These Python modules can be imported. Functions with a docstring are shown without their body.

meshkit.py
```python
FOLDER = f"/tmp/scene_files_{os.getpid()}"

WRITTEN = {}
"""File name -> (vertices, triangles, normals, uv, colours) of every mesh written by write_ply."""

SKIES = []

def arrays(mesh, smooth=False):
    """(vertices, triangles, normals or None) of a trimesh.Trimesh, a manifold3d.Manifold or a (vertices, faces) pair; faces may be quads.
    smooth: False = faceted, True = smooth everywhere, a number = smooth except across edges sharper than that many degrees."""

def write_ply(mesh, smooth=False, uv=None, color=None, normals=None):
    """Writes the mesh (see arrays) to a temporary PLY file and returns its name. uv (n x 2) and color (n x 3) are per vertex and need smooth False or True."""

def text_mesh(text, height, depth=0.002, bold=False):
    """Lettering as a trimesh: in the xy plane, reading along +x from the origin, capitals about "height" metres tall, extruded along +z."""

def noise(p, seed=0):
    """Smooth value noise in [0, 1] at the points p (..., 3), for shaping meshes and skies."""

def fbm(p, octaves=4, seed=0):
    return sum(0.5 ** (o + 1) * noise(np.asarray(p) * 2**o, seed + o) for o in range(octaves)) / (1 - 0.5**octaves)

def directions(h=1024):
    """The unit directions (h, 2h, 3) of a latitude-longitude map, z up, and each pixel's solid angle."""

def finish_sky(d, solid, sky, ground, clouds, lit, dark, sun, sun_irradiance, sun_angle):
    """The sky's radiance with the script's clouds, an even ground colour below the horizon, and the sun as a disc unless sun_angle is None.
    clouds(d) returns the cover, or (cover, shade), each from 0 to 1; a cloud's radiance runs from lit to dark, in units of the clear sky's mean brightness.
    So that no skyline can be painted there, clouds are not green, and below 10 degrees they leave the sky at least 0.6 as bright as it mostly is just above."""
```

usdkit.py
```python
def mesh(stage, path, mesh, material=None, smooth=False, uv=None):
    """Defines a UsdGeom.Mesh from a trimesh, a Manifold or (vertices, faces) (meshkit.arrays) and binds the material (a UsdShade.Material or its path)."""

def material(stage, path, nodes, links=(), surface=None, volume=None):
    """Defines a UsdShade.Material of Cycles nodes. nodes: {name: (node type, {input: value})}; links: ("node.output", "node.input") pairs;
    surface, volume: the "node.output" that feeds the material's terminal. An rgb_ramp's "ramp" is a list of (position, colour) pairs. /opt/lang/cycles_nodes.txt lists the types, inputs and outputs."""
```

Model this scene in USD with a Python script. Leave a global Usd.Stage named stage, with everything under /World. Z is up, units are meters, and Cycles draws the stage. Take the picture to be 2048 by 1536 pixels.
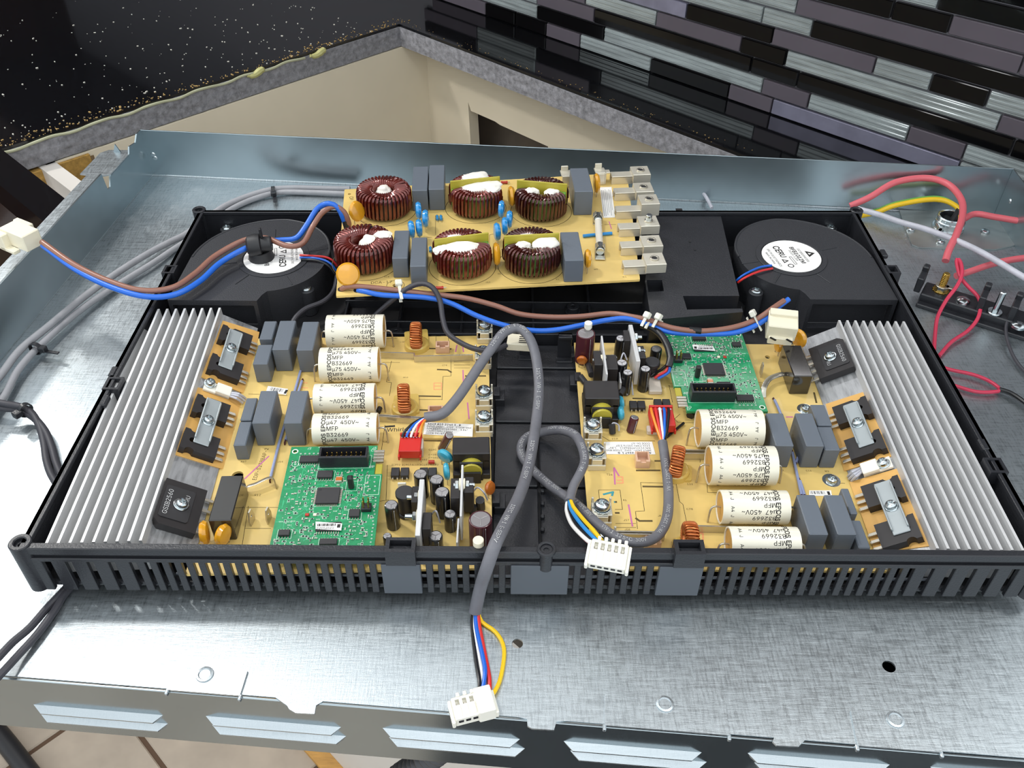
import math, random
import numpy as np, trimesh, usdkit, meshkit
import manifold3d as m3
from shapely.geometry import Polygon, Point, box as sbox, LineString
from shapely.ops import unary_union
from pxr import Usd, UsdGeom, UsdLux, UsdShade, Gf, Sdf
random.seed(7); RNG = np.random.default_rng(7)
stage = Usd.Stage.CreateInMemory()
UsdGeom.SetStageUpAxis(stage, UsdGeom.Tokens.z); UsdGeom.SetStageMetersPerUnit(stage, 1.0)
UsdGeom.Xform.Define(stage, '/World')
# ---------------------------------------------------------------- camera, sky, lights, exposure
FPX = 1770.1                                                     # focal length in pixels of the 2048 px wide frame
EYE = np.array([-13.73, -271.77, 372.16])                        # millimetres
YAW, PITCH, ROLL = 0.00432, 0.71129, 0.01131
_f = np.array([math.sin(YAW)*math.cos(PITCH), math.cos(YAW)*math.cos(PITCH), -math.sin(PITCH)])
_r = np.array([math.cos(YAW), -math.sin(YAW), 0.0]); _u = np.cross(_r, _f)
RGT, UPV = math.cos(ROLL)*_r + math.sin(ROLL)*_u, -math.sin(ROLL)*_r + math.cos(ROLL)*_u
FWD = _f
cam = UsdGeom.Camera.Define(stage, '/World/camera')
cam.CreateHorizontalApertureAttr(36.0); cam.CreateVerticalApertureAttr(27.0); cam.CreateFocalLengthAttr(36.0*FPX/2048)
cam.CreateClippingRangeAttr(Gf.Vec2f(0.02, 50))
M4 = np.eye(4); M4[0, :3], M4[1, :3], M4[2, :3], M4[3, :3] = RGT, UPV, -FWD, EYE/1000
UsdGeom.Xformable(cam).AddTransformOp().Set(Gf.Matrix4d(*M4.ravel().tolist()))
cam.CreateExposureAttr(0.0)

def aim(light, pos, to):
    d = np.array(to, float)-np.array(pos, float); z = -d/np.linalg.norm(d)
    x = np.cross([0, 0, 1.0] if abs(z[2]) < .99 else [0, 1.0, 0], z); x /= np.linalg.norm(x); y = np.cross(z, x)
    m = np.eye(4); m[0, :3], m[1, :3], m[2, :3], m[3, :3] = x, y, z, pos
    UsdGeom.Xformable(light).AddTransformOp().Set(Gf.Matrix4d(*m.ravel().tolist()))

def disk(name, pos, to, r, inten, col):
    l = UsdLux.DiskLight.Define(stage, '/World/'+name); l.CreateRadiusAttr(r); l.CreateIntensityAttr(inten); l.CreateColorAttr(Gf.Vec3f(*col)); aim(l, pos, to)

def rect(name, pos, to, w, h, inten, col):
    l = UsdLux.RectLight.Define(stage, '/World/'+name); l.CreateWidthAttr(w); l.CreateHeightAttr(h); l.CreateIntensityAttr(inten); l.CreateColorAttr(Gf.Vec3f(*col)); aim(l, pos, to)

dome = UsdLux.DomeLight.Define(stage, '/World/room_ambience'); dome.CreateIntensityAttr(0.46); dome.CreateColorAttr(Gf.Vec3f(0.90, 0.96, 1.0))
disk('side_lamp', (-1.02, 0.78, 0.72), (-.1, .1, 0), .045, 230, (1, .97, .93))                    # low lamp at the left, casts the long shadows
disk('ceiling_downlight', (-0.78, 0.52, 1.45), (0, .1, 0), .08, 130, (1, .98, .95))               # ceiling can at the left
disk('ceiling_downlight_001', (0.55, 0.15, 1.45), (0, .1, 0), .08, 110, (1, .98, .95))            # ceiling can at the right
rect('under_cabinet_strip', (0.19, 0.56, 0.37), (0.1, 0.2, 0), .5, .03, 7, (.98, .98, 1))         # strip under the wall cabinet over the tiles
rect('ceiling_panel', (-0.1, -0.75, 1.5), (0, .1, 0), 1.1, .5, 1.5, (.97, .99, 1))                # kitchen ceiling fixture behind the viewer

# ---------------------------------------------------------------- materials
_lin = lambda c: c/12.92 if c <= .04045 else ((c+.055)/1.055)**2.4
def srgb(h): return tuple(_lin(int(h[i:i+2], 16)/255) for i in (0, 2, 4))
MAT = {}
def pl(name, col, rough=.5, metal=0., spec=.5, var=0., vscale=60, bump=0., bscale=400, coat=0., trans=0., stretch=None, rvar=0.):
    """A principled material; var mixes a darker tone in by noise, bump adds fine relief, stretch makes the grain directional."""
    c = srgb(col) if isinstance(col, str) else col
    p = {'metallic': metal, 'roughness': rough, 'specular_ior_level': spec, 'base_color': c}
    if coat: p['coat_weight'] = coat; p['coat_roughness'] = .08
    if trans: p['transmission_weight'] = trans
    nodes, links = {'p': ('principled_bsdf', p)}, []
    if var or bump or rvar:
        nodes['g'] = ('geometry', {}); nodes['m'] = ('mapping', {'scale': stretch or (1, 1, 1)}); links.append(('g.position', 'm.vector'))
    if var:
        nodes['n'] = ('noise_texture', {'scale': vscale, 'detail': 4, 'roughness': .6})
        nodes['r'] = ('rgb_ramp', {'ramp': [(.3, tuple(x*(1-var) for x in c)), (.7, tuple(min(1, x*(1+var*.6)) for x in c))]})
        links += [('m.vector', 'n.vector'), ('n.fac', 'r.fac'), ('r.color', 'p.base_color')]
    if rvar:
        nodes['n3'] = ('noise_texture', {'scale': vscale, 'detail': 3})
        nodes['r3'] = ('rgb_ramp', {'ramp': [(.3, (max(.02, rough-rvar),)*3), (.7, (rough+rvar,)*3)]})
        links += [('m.vector', 'n3.vector'), ('n3.fac', 'r3.fac'), ('r3.color', 'p.roughness')]
    if bump:
        nodes['n2'] = ('noise_texture', {'scale': bscale, 'detail': 3}); nodes['b'] = ('bump', {'strength': min(1, bump), 'distance': .0006})
        links += [('m.vector', 'n2.vector'), ('n2.fac', 'b.height'), ('b.normal', 'p.normal')]
    MAT[name] = usdkit.material(stage, '/World/Looks/'+name, nodes, links, surface='p.BSDF')

pl('black_plastic', '26272b', .34, spec=.45, bump=.25, bscale=900)
pl('black_matt', '1c1c1f', .55, bump=.2, bscale=700)
pl('grey_plastic', '4b5057', .38)
pl('blower_plastic', '2c2d31', .48, bump=.3, bscale=1200)
pl('cap_grey', '5f666f', .42, bump=.1, bscale=900)
pl('pcb_tan', 'dcbd72', .42, var=.10, vscale=35, coat=.15)
pl('sheet_tan', 'd9a85c', .45, var=.10, vscale=50)
pl('pcb_green', '1c8a57', .32, var=.25, vscale=260, coat=.3)
pl('trace_green', '3fae7b', .35)
pl('silk_dark', '5a4a26', .7)
pl('silk_white', 'd4dcd2', .6)
pl('pad_tin', 'a9b8ac', .35, metal=.3)
pl('black_ink', '23211f', .7)
pl('ink_grey', 'b5b5b5', .6)
pl('film_cream', 'e2ddcb', .28, var=.04, vscale=30, coat=.35)
pl('end_ochre', 'c79a52', .55, var=.12, vscale=300)
pl('paper_white', 'eceae6', .55)
pl('aluminium', 'd2d2d2', .45, metal=.35, var=.06, vscale=40, stretch=(60, 3, 60), bump=.08, bscale=900)
pl('fin_edge', 'd9d9d9', .3, metal=.9)
pl('aluminium_dull', 'b2b4b6', .36, metal=.75, var=.25, vscale=30, stretch=(14, 2, 14), rvar=.1)
pl('clamp_zinc', 'a4abad', .42, metal=.35, var=.05, vscale=60)
pl('zinc_screw', 'c9d0d2', .22, metal=1.)
pl('tin', 'c8c2b4', .3, metal=.85, var=.08, vscale=80)
pl('bracket', 'd8d2c2', .35, metal=.55, var=.06, vscale=70)
pl('copper', 'c4703a', .28, metal=.7, coat=.3)
pl('magnet_wire', '6b241b', .2, metal=.45, coat=.8, var=.4, vscale=120)
pl('magnet_wire_dark', '4c1c16', .2, metal=.45, coat=.8, var=.4, vscale=120)
pl('core_green', '6b9a45', .4)
pl('divider_olive', 'b0a338', .4, var=.06)
pl('silicone', 'e9e4da', .45, bump=.3, bscale=300)
pl('resin_yellow', 'd3b45f', .25, coat=.5)
pl('orange_disc', 'd99a22', .22, coat=.7, var=.08, vscale=150)
pl('orange_dark', 'b9641e', .3, coat=.4)
pl('blue_disc', '2a8ed0', .2, coat=.7, var=.08, vscale=150)
pl('teal_disc', '3aa3bd', .3, coat=.4)
pl('blue_resistor', '2f86bf', .35)
pl('red_part', 'b5372a', .35)
pl('chip_black', '2b2a2c', .5, var=.1, vscale=200)
pl('epoxy_black', '242122', .42, var=.15, vscale=90)
pl('relay_smoke', '26221e', .12, spec=.6, coat=.4)
pl('sleeve_black', '1b1a1c', .25, coat=.3)
pl('sleeve_brown', '4b1f26', .25, coat=.3)
pl('cap_top', 'b9b9bb', .28, metal=.9)
pl('cap_top_grey', '8e8a8c', .35, metal=.6)
pl('white_plastic', 'e9e6da', .4)
pl('ivory_plastic', 'e4dcc4', .38)
pl('beige_plastic', 'cfc3b4', .4)
pl('pink_clear', 'd3ab8e', .25, coat=.4)
pl('tie_white', 'd9d7c9', .35)
pl('red_plastic', 'c32620', .35)
pl('cable_grey', '66666c', .55, var=.14, vscale=90, bump=.2)
pl('cable_light', '9a9a9e', .5, var=.1, vscale=90)
pl('cable_dark', '37363c', .55, var=.12, vscale=90)
pl('cable_pale', 'b9b9c2', .45, var=.15, vscale=90)
pl('wire_blue', '1f63c8', .3); pl('wire_brown', '8a5f50', .32); pl('wire_black', '171719', .35); pl('wire_white', 'e2e0dc', .4)
pl('wire_red', 'cf2f2f', .35); pl('wire_yellow', 'e6bd1e', .35); pl('wire_orange', 'e2872a', .35); pl('wire_green', '69a84a', .4); pl('wire_pink', 'cf5f68', .4)
pl('wire_crimson', 'c43450', .35); pl('wire_cyan', '2f86c8', .35)
pl('jumper_blue', '8d97ba', .35)
pl('glass_tube', 'd9d2c4', .2, coat=.5)
pl('brass', 'b39248', .3, metal=.9)
pl('marker_pink', 'c06a9a', .6); pl('marker_orange', 'e79a6a', .7); pl('marker_teal', '3a8f98', .6)
pl('wood', 'b98a45', .6, var=.3, vscale=25, stretch=(1, 6, 1)); pl('particle_board', 'b48c46', .8, var=.35, vscale=160, bump=.6)
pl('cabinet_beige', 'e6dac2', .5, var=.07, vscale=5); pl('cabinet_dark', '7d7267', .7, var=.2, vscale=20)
pl('cabinet_white', 'cfcac3', .5)
pl('granite', '0f1013', .07, spec=.6, var=.2, vscale=200)
pl('granite_strip', '2b282e', .16, var=.3, vscale=90)
pl('granite_cut', '8d8c90', .85, var=.4, vscale=170, bump=1., bscale=500)
pl('caulk', 'a9a98c', .5); pl('caulk_yellow', 'b9b578', .5)
pl('crumb_white', 'd8d4c8', .7); pl('crumb_tan', 'a88a55', .8)
pl('grout', '87858a', .8, bump=.3); pl('floor_grout', '5b4636', .9)
pl('tile_black', '08080a', .06, spec=.6); pl('tile_grey', '625b63', .25, spec=.4, var=.06, vscale=20); pl('tile_glass', 'b4bdbd', .12, metal=.3, coat=.8, var=.35, vscale=14, stretch=(1, 1, 14)); pl('tile_silver', '9a98ad', .35, metal=.5, var=.2, vscale=25)
pl('cabinet_brown', '3a241b', .3, coat=.2, var=.25, vscale=12, stretch=(1, 1, .1)); pl('mat_black', '17171a', .9)
pl('floor_stone', 'a89a8a', .5, var=.14, vscale=14)
pl('conduit', '4a4a4d', .4, metal=.6); pl('rubber', '1f1f22', .5)
pl('tape', '121214', .45)
pl('plate_steel', 'b0b4b2', .4, metal=.85, var=.1, vscale=30)

def galvanised(name, col, rough):
    """Zinc-coated sheet: cross-hatched rolling marks in gloss and relief, cloudy tone."""
    c = srgb(col)
    nodes = {'g': ('geometry', {}), 'ma': ('mapping', {'scale': (1, 9, 1), 'rotation': (0, 0, .09)}), 'mb': ('mapping', {'scale': (8, 1, 1), 'rotation': (0, 0, .09)}),
             'na': ('noise_texture', {'scale': 90, 'detail': 5, 'roughness': .7}), 'nb': ('noise_texture', {'scale': 110, 'detail': 5, 'roughness': .7}),
             'mx': ('math', {'math_type': 'multiply'}), 'nc': ('noise_texture', {'scale': 6, 'detail': 3}),
             'rr': ('rgb_ramp', {'ramp': [(.12, (rough-.1,)*3), (.42, (rough+.13,)*3)]}),
             'cr': ('rgb_ramp', {'ramp': [(.3, tuple(x*.86 for x in c)), (.7, tuple(x*1.06 for x in c))]}),
             'b': ('bump', {'strength': .32, 'distance': .0004}), 'p': ('principled_bsdf', {'metallic': .92})}
    links = [('g.position', 'ma.vector'), ('g.position', 'mb.vector'), ('ma.vector', 'na.vector'), ('mb.vector', 'nb.vector'), ('g.position', 'nc.vector'),
             ('na.fac', 'mx.value1'), ('nb.fac', 'mx.value2'), ('mx.value', 'rr.fac'), ('rr.color', 'p.roughness'), ('nc.fac', 'cr.fac'), ('cr.color', 'p.base_color'),
             ('mx.value', 'b.height'), ('b.normal', 'p.normal')]
    MAT[name] = usdkit.material(stage, '/World/Looks/'+name, nodes, links, surface='p.BSDF')
galvanised('galvanised', 'bcc4c8', .36)
pl('galvanised_wall', 'aab7bc', .24, metal=.92, var=.1, vscale=7, rvar=.06); pl('galvanised_front', 'aab4b8', .17, metal=.95, var=.08, vscale=8)

# ---------------------------------------------------------------- pixels to points: at(x, y, z) is the point of the plane z (mm) seen at a pixel of the 2048 x 1536 photograph
def ray(px, py): return FWD + RGT*(px-1024)/FPX - UPV*(py-768)/FPX
def at(px, py, z):
    d = ray(px, py); return EYE + d*(z-EYE[2])/d[2]
def atp(px, py, O, n):
    d = ray(px, py); return EYE + d*(np.dot(np.asarray(O)-EYE, n)/np.dot(d, n))
def pix(P):
    d = np.asarray(P, float)-EYE; w = d@FWD; return np.array([1024+FPX*(d@RGT)/w, 768-FPX*(d@UPV)/w])
def mm(npx, P): return npx*((np.asarray(P)-EYE)@FWD)/FPX        # a length in pixels at P, in mm
def tall(px, py, ybot, zb):
    """The height over the plane zb of a point seen at (px, py) whose foot is seen at the row ybot."""
    lo, hi = .2, 70.
    for _ in range(40):
        h = (lo+hi)/2; P = at(px, py, zb+h); y = pix((P[0], P[1], zb))[1]
        lo, hi = (h, hi) if y < ybot else (lo, h)
    return h

# ---------------------------------------------------------------- prims: a thing is an Xform at its base, its parts are meshes below it (a thing of one mesh is that mesh)
USED = {}
def numbered(path):
    k = USED.get(path, -1)+1; USED[path] = k
    return path if k == 0 else f'{path}_{k:03d}'
def note(prim, **kw):
    for k, v in kw.items():
        if v: prim.SetCustomDataByKey(k, v)
class Node:
    def __init__(s, path, loc): s.path, s.loc = path, np.asarray(loc, float)
def thing(name, label, cat, loc, group=None, kind=None):
    p = numbered('/World/'+name); x = UsdGeom.Xform.Define(stage, p); x.AddTranslateOp().Set(Gf.Vec3d(*(np.asarray(loc, float)/1000)))
    note(x.GetPrim(), label=label, category=cat, group=group, kind=kind); return Node(p, loc)
def cat(*ms):
    ms = [m for x in ms for m in (x if isinstance(x, (list, tuple)) else [x]) if m is not None]
    return ms[0] if len(ms) == 1 else trimesh.util.concatenate(ms)
STUFF = {'printing', 'slot', 'marker_stroke', 'pins', 'contacts', 'front_slots', 'slots', 'leads', 'wire_pins', 'vent'}
def part(node, name, mesh, mat, smooth=35, label=None, kind=None):
    kind = kind or ('stuff' if name in STUFF else None)
    p = numbered(node.path+'/'+name); m = mesh.copy(); m.apply_translation(-node.loc); m.apply_scale(.001)
    q = usdkit.mesh(stage, p, m, MAT[mat], smooth=smooth); note(q.GetPrim(), label=label, kind=kind)
    return Node(p, node.loc)
def solo(name, mesh, mat, label, cat_, loc=None, group=None, kind=None, smooth=35):
    loc = mesh.bounds.mean(0)*[1, 1, 0]+[0, 0, mesh.bounds[0][2]] if loc is None else np.asarray(loc, float)
    p = numbered('/World/'+name); m = mesh.copy(); m.apply_translation(-loc); m.apply_scale(.001)
    q = usdkit.mesh(stage, p, m, MAT[mat], smooth=smooth); q.AddTranslateOp().Set(Gf.Vec3d(*(loc/1000)))
    note(q.GetPrim(), label=label, category=cat_, group=group, kind=kind); return Node(p, loc)
def struct(name, mesh, mat, smooth=35):
    n = solo(name, mesh, mat, None, None, smooth=smooth, kind='structure'); return n

# ---------------------------------------------------------------- shapes, in mm
def frame(O, ex, ey):
    ex = np.asarray(ex, float); ex = ex/np.linalg.norm(ex); ey = np.asarray(ey, float); ey = ey-ex*(ex@ey); ey = ey/np.linalg.norm(ey)
    m = np.eye(4); m[:3, 0], m[:3, 1], m[:3, 2], m[:3, 3] = ex, ey, np.cross(ex, ey), O; return m
def fy(loc, deg=0): c, s = math.cos(math.radians(deg)), math.sin(math.radians(deg)); return frame(loc, (c, s, 0), (-s, c, 0))
def mv(m, T): m = m.copy(); m.apply_transform(T); return m
def tr(m, x=0, y=0, z=0): m = m.copy(); m.apply_translation((x, y, z)); return m
ROT = trimesh.transformations.rotation_matrix
def turn(m, deg, axis): m = m.copy(); m.apply_transform(ROT(math.radians(deg), axis)); return m
_cb = {}
def cbox(a, b, c, r=.35):
    """A chamfered box standing on z = 0."""
    key = (round(a, 2), round(b, 2), round(c, 2), r)
    if key not in _cb:
        r = min(r, a*.3, b*.3, c*.3); v = []
        for sx in (-1, 1):
            for sy in (-1, 1):
                for sz in (-1, 1):
                    x, y, z = sx*a/2, sy*b/2, sz*c/2
                    v += [(x-sx*r, y-sy*r, z), (x-sx*r, y, z-sz*r), (x, y-sy*r, z-sz*r)]
        m = trimesh.Trimesh(np.array(v)).convex_hull; m.apply_translation((0, 0, c/2)); _cb[key] = m
    return _cb[key].copy()
def bar(x0, x1, y0, y1, z0, z1, r=.3): return tr(cbox(x1-x0, y1-y0, z1-z0, r), (x0+x1)/2, (y0+y1)/2, z0)
def lathe(prof, n=24):
    prof = np.array(prof, float); a = np.arange(n)/n*2*math.pi; v, f = [], []
    for r, z in prof: v += [(r*math.cos(t), r*math.sin(t), z) for t in a]
    for i in range(len(prof)-1):
        for k in range(n):
            p, q = i*n+k, i*n+(k+1) % n; f += [(p, q, q+n), (p, q+n, p+n)]
    m = trimesh.Trimesh(np.array(v), np.array(f), process=False); m.merge_vertices(); m.update_faces(m.nondegenerate_faces()); return m
def cyl(r, h, b=.3, n=24): return lathe([(0, 0), (r-b, 0), (r, b), (r, h-b), (r-b, h), (0, h)], n)
def ring(ro, ri, h, b=.2, n=28): return lathe([(ri, 0), (ro-b, 0), (ro, b), (ro, h-b), (ro-b, h), (ri+b, h), (ri, h-b), (ri, 0)], n)
def prism(poly, h):
    gs = getattr(poly, 'geoms', [poly]); return cat([trimesh.creation.extrude_polygon(g, h, engine='earcut') for g in gs if g.area > 1e-6])
def spline(P, step=2.5):
    P = np.asarray(P, float)
    if len(P) < 3: return P
    Q = np.vstack([2*P[0]-P[1], P, 2*P[-1]-P[-2]]); out = []
    for i in range(1, len(Q)-2):
        p0, p1, p2, p3 = Q[i-1], Q[i], Q[i+1], Q[i+2]; n = max(2, int(np.linalg.norm(p2-p1)/step))
        for t in np.arange(n)/n:
            out.append(.5*((2*p1)+(-p0+p2)*t+(2*p0-5*p1+4*p2-p3)*t*t+(-p0+3*p1-3*p2+p3)*t**3))
    return np.array(out+[P[-1]])
def sweep(P, r, n=10, flat=1.0, side=None, caps=True):
    """A tube along the points P; flat < 1 flattens it along the frame's second axis."""
    P = np.asarray(P, float); t = np.gradient(P, axis=0); t /= np.linalg.norm(t, axis=1)[:, None]+1e-12
    u = np.cross(t[0], [0, 0, 1.0] if abs(t[0][2]) < .95 else [1.0, 0, 0]); u /= np.linalg.norm(u); rings = []
    R = np.broadcast_to(r, (len(P),)); a = np.arange(n)/n*2*math.pi
    for i in range(len(P)):
        u = u-t[i]*(u@t[i]); u /= np.linalg.norm(u); w = np.cross(t[i], u)
        rings.append(P[i]+R[i]*(np.cos(a)[:, None]*u+flat*np.sin(a)[:, None]*w))
    v = np.vstack(rings); k = np.arange(n); f = []
    for i in range(len(P)-1):
        p, q = i*n+k, i*n+(k+1) % n; f.append(np.c_[p, q, q+n]); f.append(np.c_[p, q+n, p+n])
    if caps:
        v = np.vstack([v, P[0], P[-1]]); c0, c1 = len(v)-2, len(v)-1; e = (len(P)-1)*n
        f.append(np.c_[(k+1) % n, k, np.full(n, c0)]); f.append(np.c_[e+k, e+(k+1) % n, np.full(n, c1)])
    return trimesh.Trimesh(v, np.vstack(f), process=False)
def tube(P, r, n=10, step=2.5, flat=1.0): return sweep(spline(P, step), r, n, flat)
def path(pts): return [at(*p) for p in pts]                      # a cable as (x, y, height) triples
_tx = {}
def tx(s, h, bold=False):
    k = (s, bold)
    if k not in _tx: _tx[k] = meshkit.text_mesh(s, 1.0, depth=.04, bold=bold)
    m = _tx[k].copy(); m.apply_scale((h, h, 1)); return m
def centred(m): m = m.copy(); b = m.bounds; m.apply_translation((-(b[0][0]+b[1][0])/2, -(b[0][1]+b[1][1])/2, 0)); return m
def strokes(polylines, z, w=.35, th=.05):
    out = []
    for pl_ in polylines:
        P = np.array([at(x, y, z)[:2] for x, y in pl_])
        if len(P) > 1: out.append(LineString(P).buffer(w/2, cap_style=2))
    return tr(prism(unary_union(out), th), z=z)
def quad(pts, z, th=.15): return tr(prism(Polygon([at(x, y, z)[:2] for x, y in pts]), th), z=z)
def phillips(r, h=2.6):
    """Pan-head screw with a cross recess, standing on z = 0."""
    head = lathe([(0, 0), (r, 0), (r, h*.45), (r*.86, h*.8), (r*.5, h), (0, h)], 20)
    try:
        a = m3.Manifold(m3.Mesh(np.asarray(head.vertices, np.float32), np.asarray(head.faces, np.uint32)))
        for q in (0, 90): a = a-m3.Manifold.cube((r*1.15, r*.28, h), True).rotate((0, 0, q+20)).translate((0, 0, h))
        mm_ = a.to_mesh(); return trimesh.Trimesh(mm_.vert_properties[:, :3], mm_.tri_verts)
    except Exception: return head
SCREWS = {}
def screw(r, h=2.6):
    if (r, h) not in SCREWS: SCREWS[(r, h)] = phillips(r, h)
    return SCREWS[(r, h)].copy()
def washer(r): return cat(ring(r, r*.5, .9, .15, 20), [mv(cbox(r*.22, .7, 1.1, .1), fy((r*math.cos(a), r*math.sin(a), 0), math.degrees(a)+40)) for a in np.arange(12)/12*2*math.pi])
def sub(a, *bs):
    A = m3.Manifold(m3.Mesh(np.asarray(a.vertices, np.float32), np.asarray(a.faces, np.uint32)))
    for b in bs: A = A-m3.Manifold(m3.Mesh(np.asarray(b.vertices, np.float32), np.asarray(b.faces, np.uint32)))
    q = A.to_mesh(); return trimesh.Trimesh(q.vert_properties[:, :3], q.tri_verts)
# ================================================================ the kitchen around: tiled wall, floor, countertop, cabinet
ZC, ZF = -55., -925.                                              # countertop and floor heights (the tray stands on z = 0)
KA = at(1094.5, 71, ZC); _b = at(1808.5, 317, ZC)-KA; KD = _b/np.linalg.norm(_b); KN = np.array([KD[1], -KD[0], 0])   # along the wall; from the wall into the room
def K(u, w, z): return np.array([KA[0], KA[1], 0])+KD*u+KN*w+np.array([0, 0, z])
def kuw(P): q = np.asarray(P)-KA; return q@KD, q@KN
def kbox(u0, u1, w0, w1, z0, z1, r=.3):
    return mv(cbox(u1-u0, w1-w0, z1-z0, r), frame(K((u0+u1)/2, (w0+w1)/2, z0), KD, np.cross([0, 0, 1.], KD)))
wall = struct('wall_back', kbox(-1700, 900, -40, -.6, ZF, 1150), 'grout')
struct('wall_left', kbox(-1760, -1702, -40, 2300, ZF, 1500), 'cabinet_brown')
PIT = 18.7
rows = {0: [(-230, -115, 'G'), (-115, -57, 'K'), (-57, 1.4, 'K'), (1.4, 62, 'G'), (62, 178.5, 'L'), (178.5, 293.5, 'K'), (293.5, 352, 'G'), (352, 569, 'S'), (569, 690, 'L')],
        1: [(-250, -134, 'G'), (-134, -16, 'L'), (-16, 101, 'K'), (101, 335.5, 'L'), (335.5, 394.5, 'G'), (394.5, 510, 'L'), (510, 569, 'G'), (569, 690, 'L')],
        2: [(-250, -134, 'K'), (-134, -17, 'L'), (-17, 83, 'G'), (83, 316.5, 'K'), (316.5, 376, 'K'), (376, 610, 'K'), (610, 680, 'K')],
        3: [(-170, -50, 'K'), (-50, 67, 'G'), (67, 179, 'L'), (179, 299, 'G'), (299, 357, 'K'), (357, 590, 'L'), (590, 700, 'G')],
        4: [(-130, -12, 'L'), (-12, 104, 'K'), (104, 220.6, 'S'), (220.6, 336, 'K'), (336, 456, 'G'), (456, 516, 'L'), (516, 572.5, 'K'), (572.5, 690, 'L')],
        5: [(85, 202, 'G'), (202, 319, 'L'), (319, 379, 'L'), (379, 612, 'K'), (612, 690, 'K')],
        6: [(120, 298, 'K'), (298, 356.6, 'L'), (356.6, 590, 'G'), (590, 700, 'G')],
        7: [(225, 342, 'L'), (342, 458.8, 'K'), (458.8, 516.8, 'K'), (516.8, 634, 'G'), (634, 700, 'L')],
        8: [(266, 383, 'G'), (383, 499.5, 'L'), (499.5, 700, 'K')]}
for r in range(9, 13):
    u = 240+RNG.uniform(0, 60); rows[r] = []
    while u < 700:
        w_ = RNG.choice([58.5, 117, 234]); rows[r].append((u, u+w_, RNG.choice(list('KGLK')))); u += w_
TM = {'K': 'tile_black', 'G': 'tile_grey', 'L': 'tile_glass', 'S': 'tile_silver'}
for r, ts in rows.items():
    for u0, u1, t in ts:
        e = 5.2+RNG.uniform(-.3, .3) if t != 'L' else 4.6
        m = kbox(u0+.9, u1-.9, -.5, e, ZC+r*PIT+1.2, ZC+(r+1)*PIT-1., .7)
        if t == 'L':                                             # glass strips have a ribbed face
            m = cat(m, [kbox(u0+1.4, u1-1.4, e-1, e+.9, ZC+r*PIT+z, ZC+r*PIT+z+2.6, .9) for z in (3.2, 8.6, 13.4)])
        part(wall, 'tile', m, TM[t])
# floor of large square tiles laid parallel to the cabinet
fl = struct('floor', bar(-2600, 2200, -2200, 1800, ZF-60, ZF-3), 'floor_grout')
c0 = at(222, 1392, ZF); TS = 326.
for i in range(-3, 4):
    for j in range(-2, 5):
        O = c0+KD*(TS*(i+.5))+KN*(TS*(j+.5)); part(fl, 'tile', mv(cbox(TS-7, TS-7, 8, 2.), frame((O[0], O[1], ZF-8), KD, np.cross([0, 0, 1.], KD))), 'floor_stone')
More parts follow.
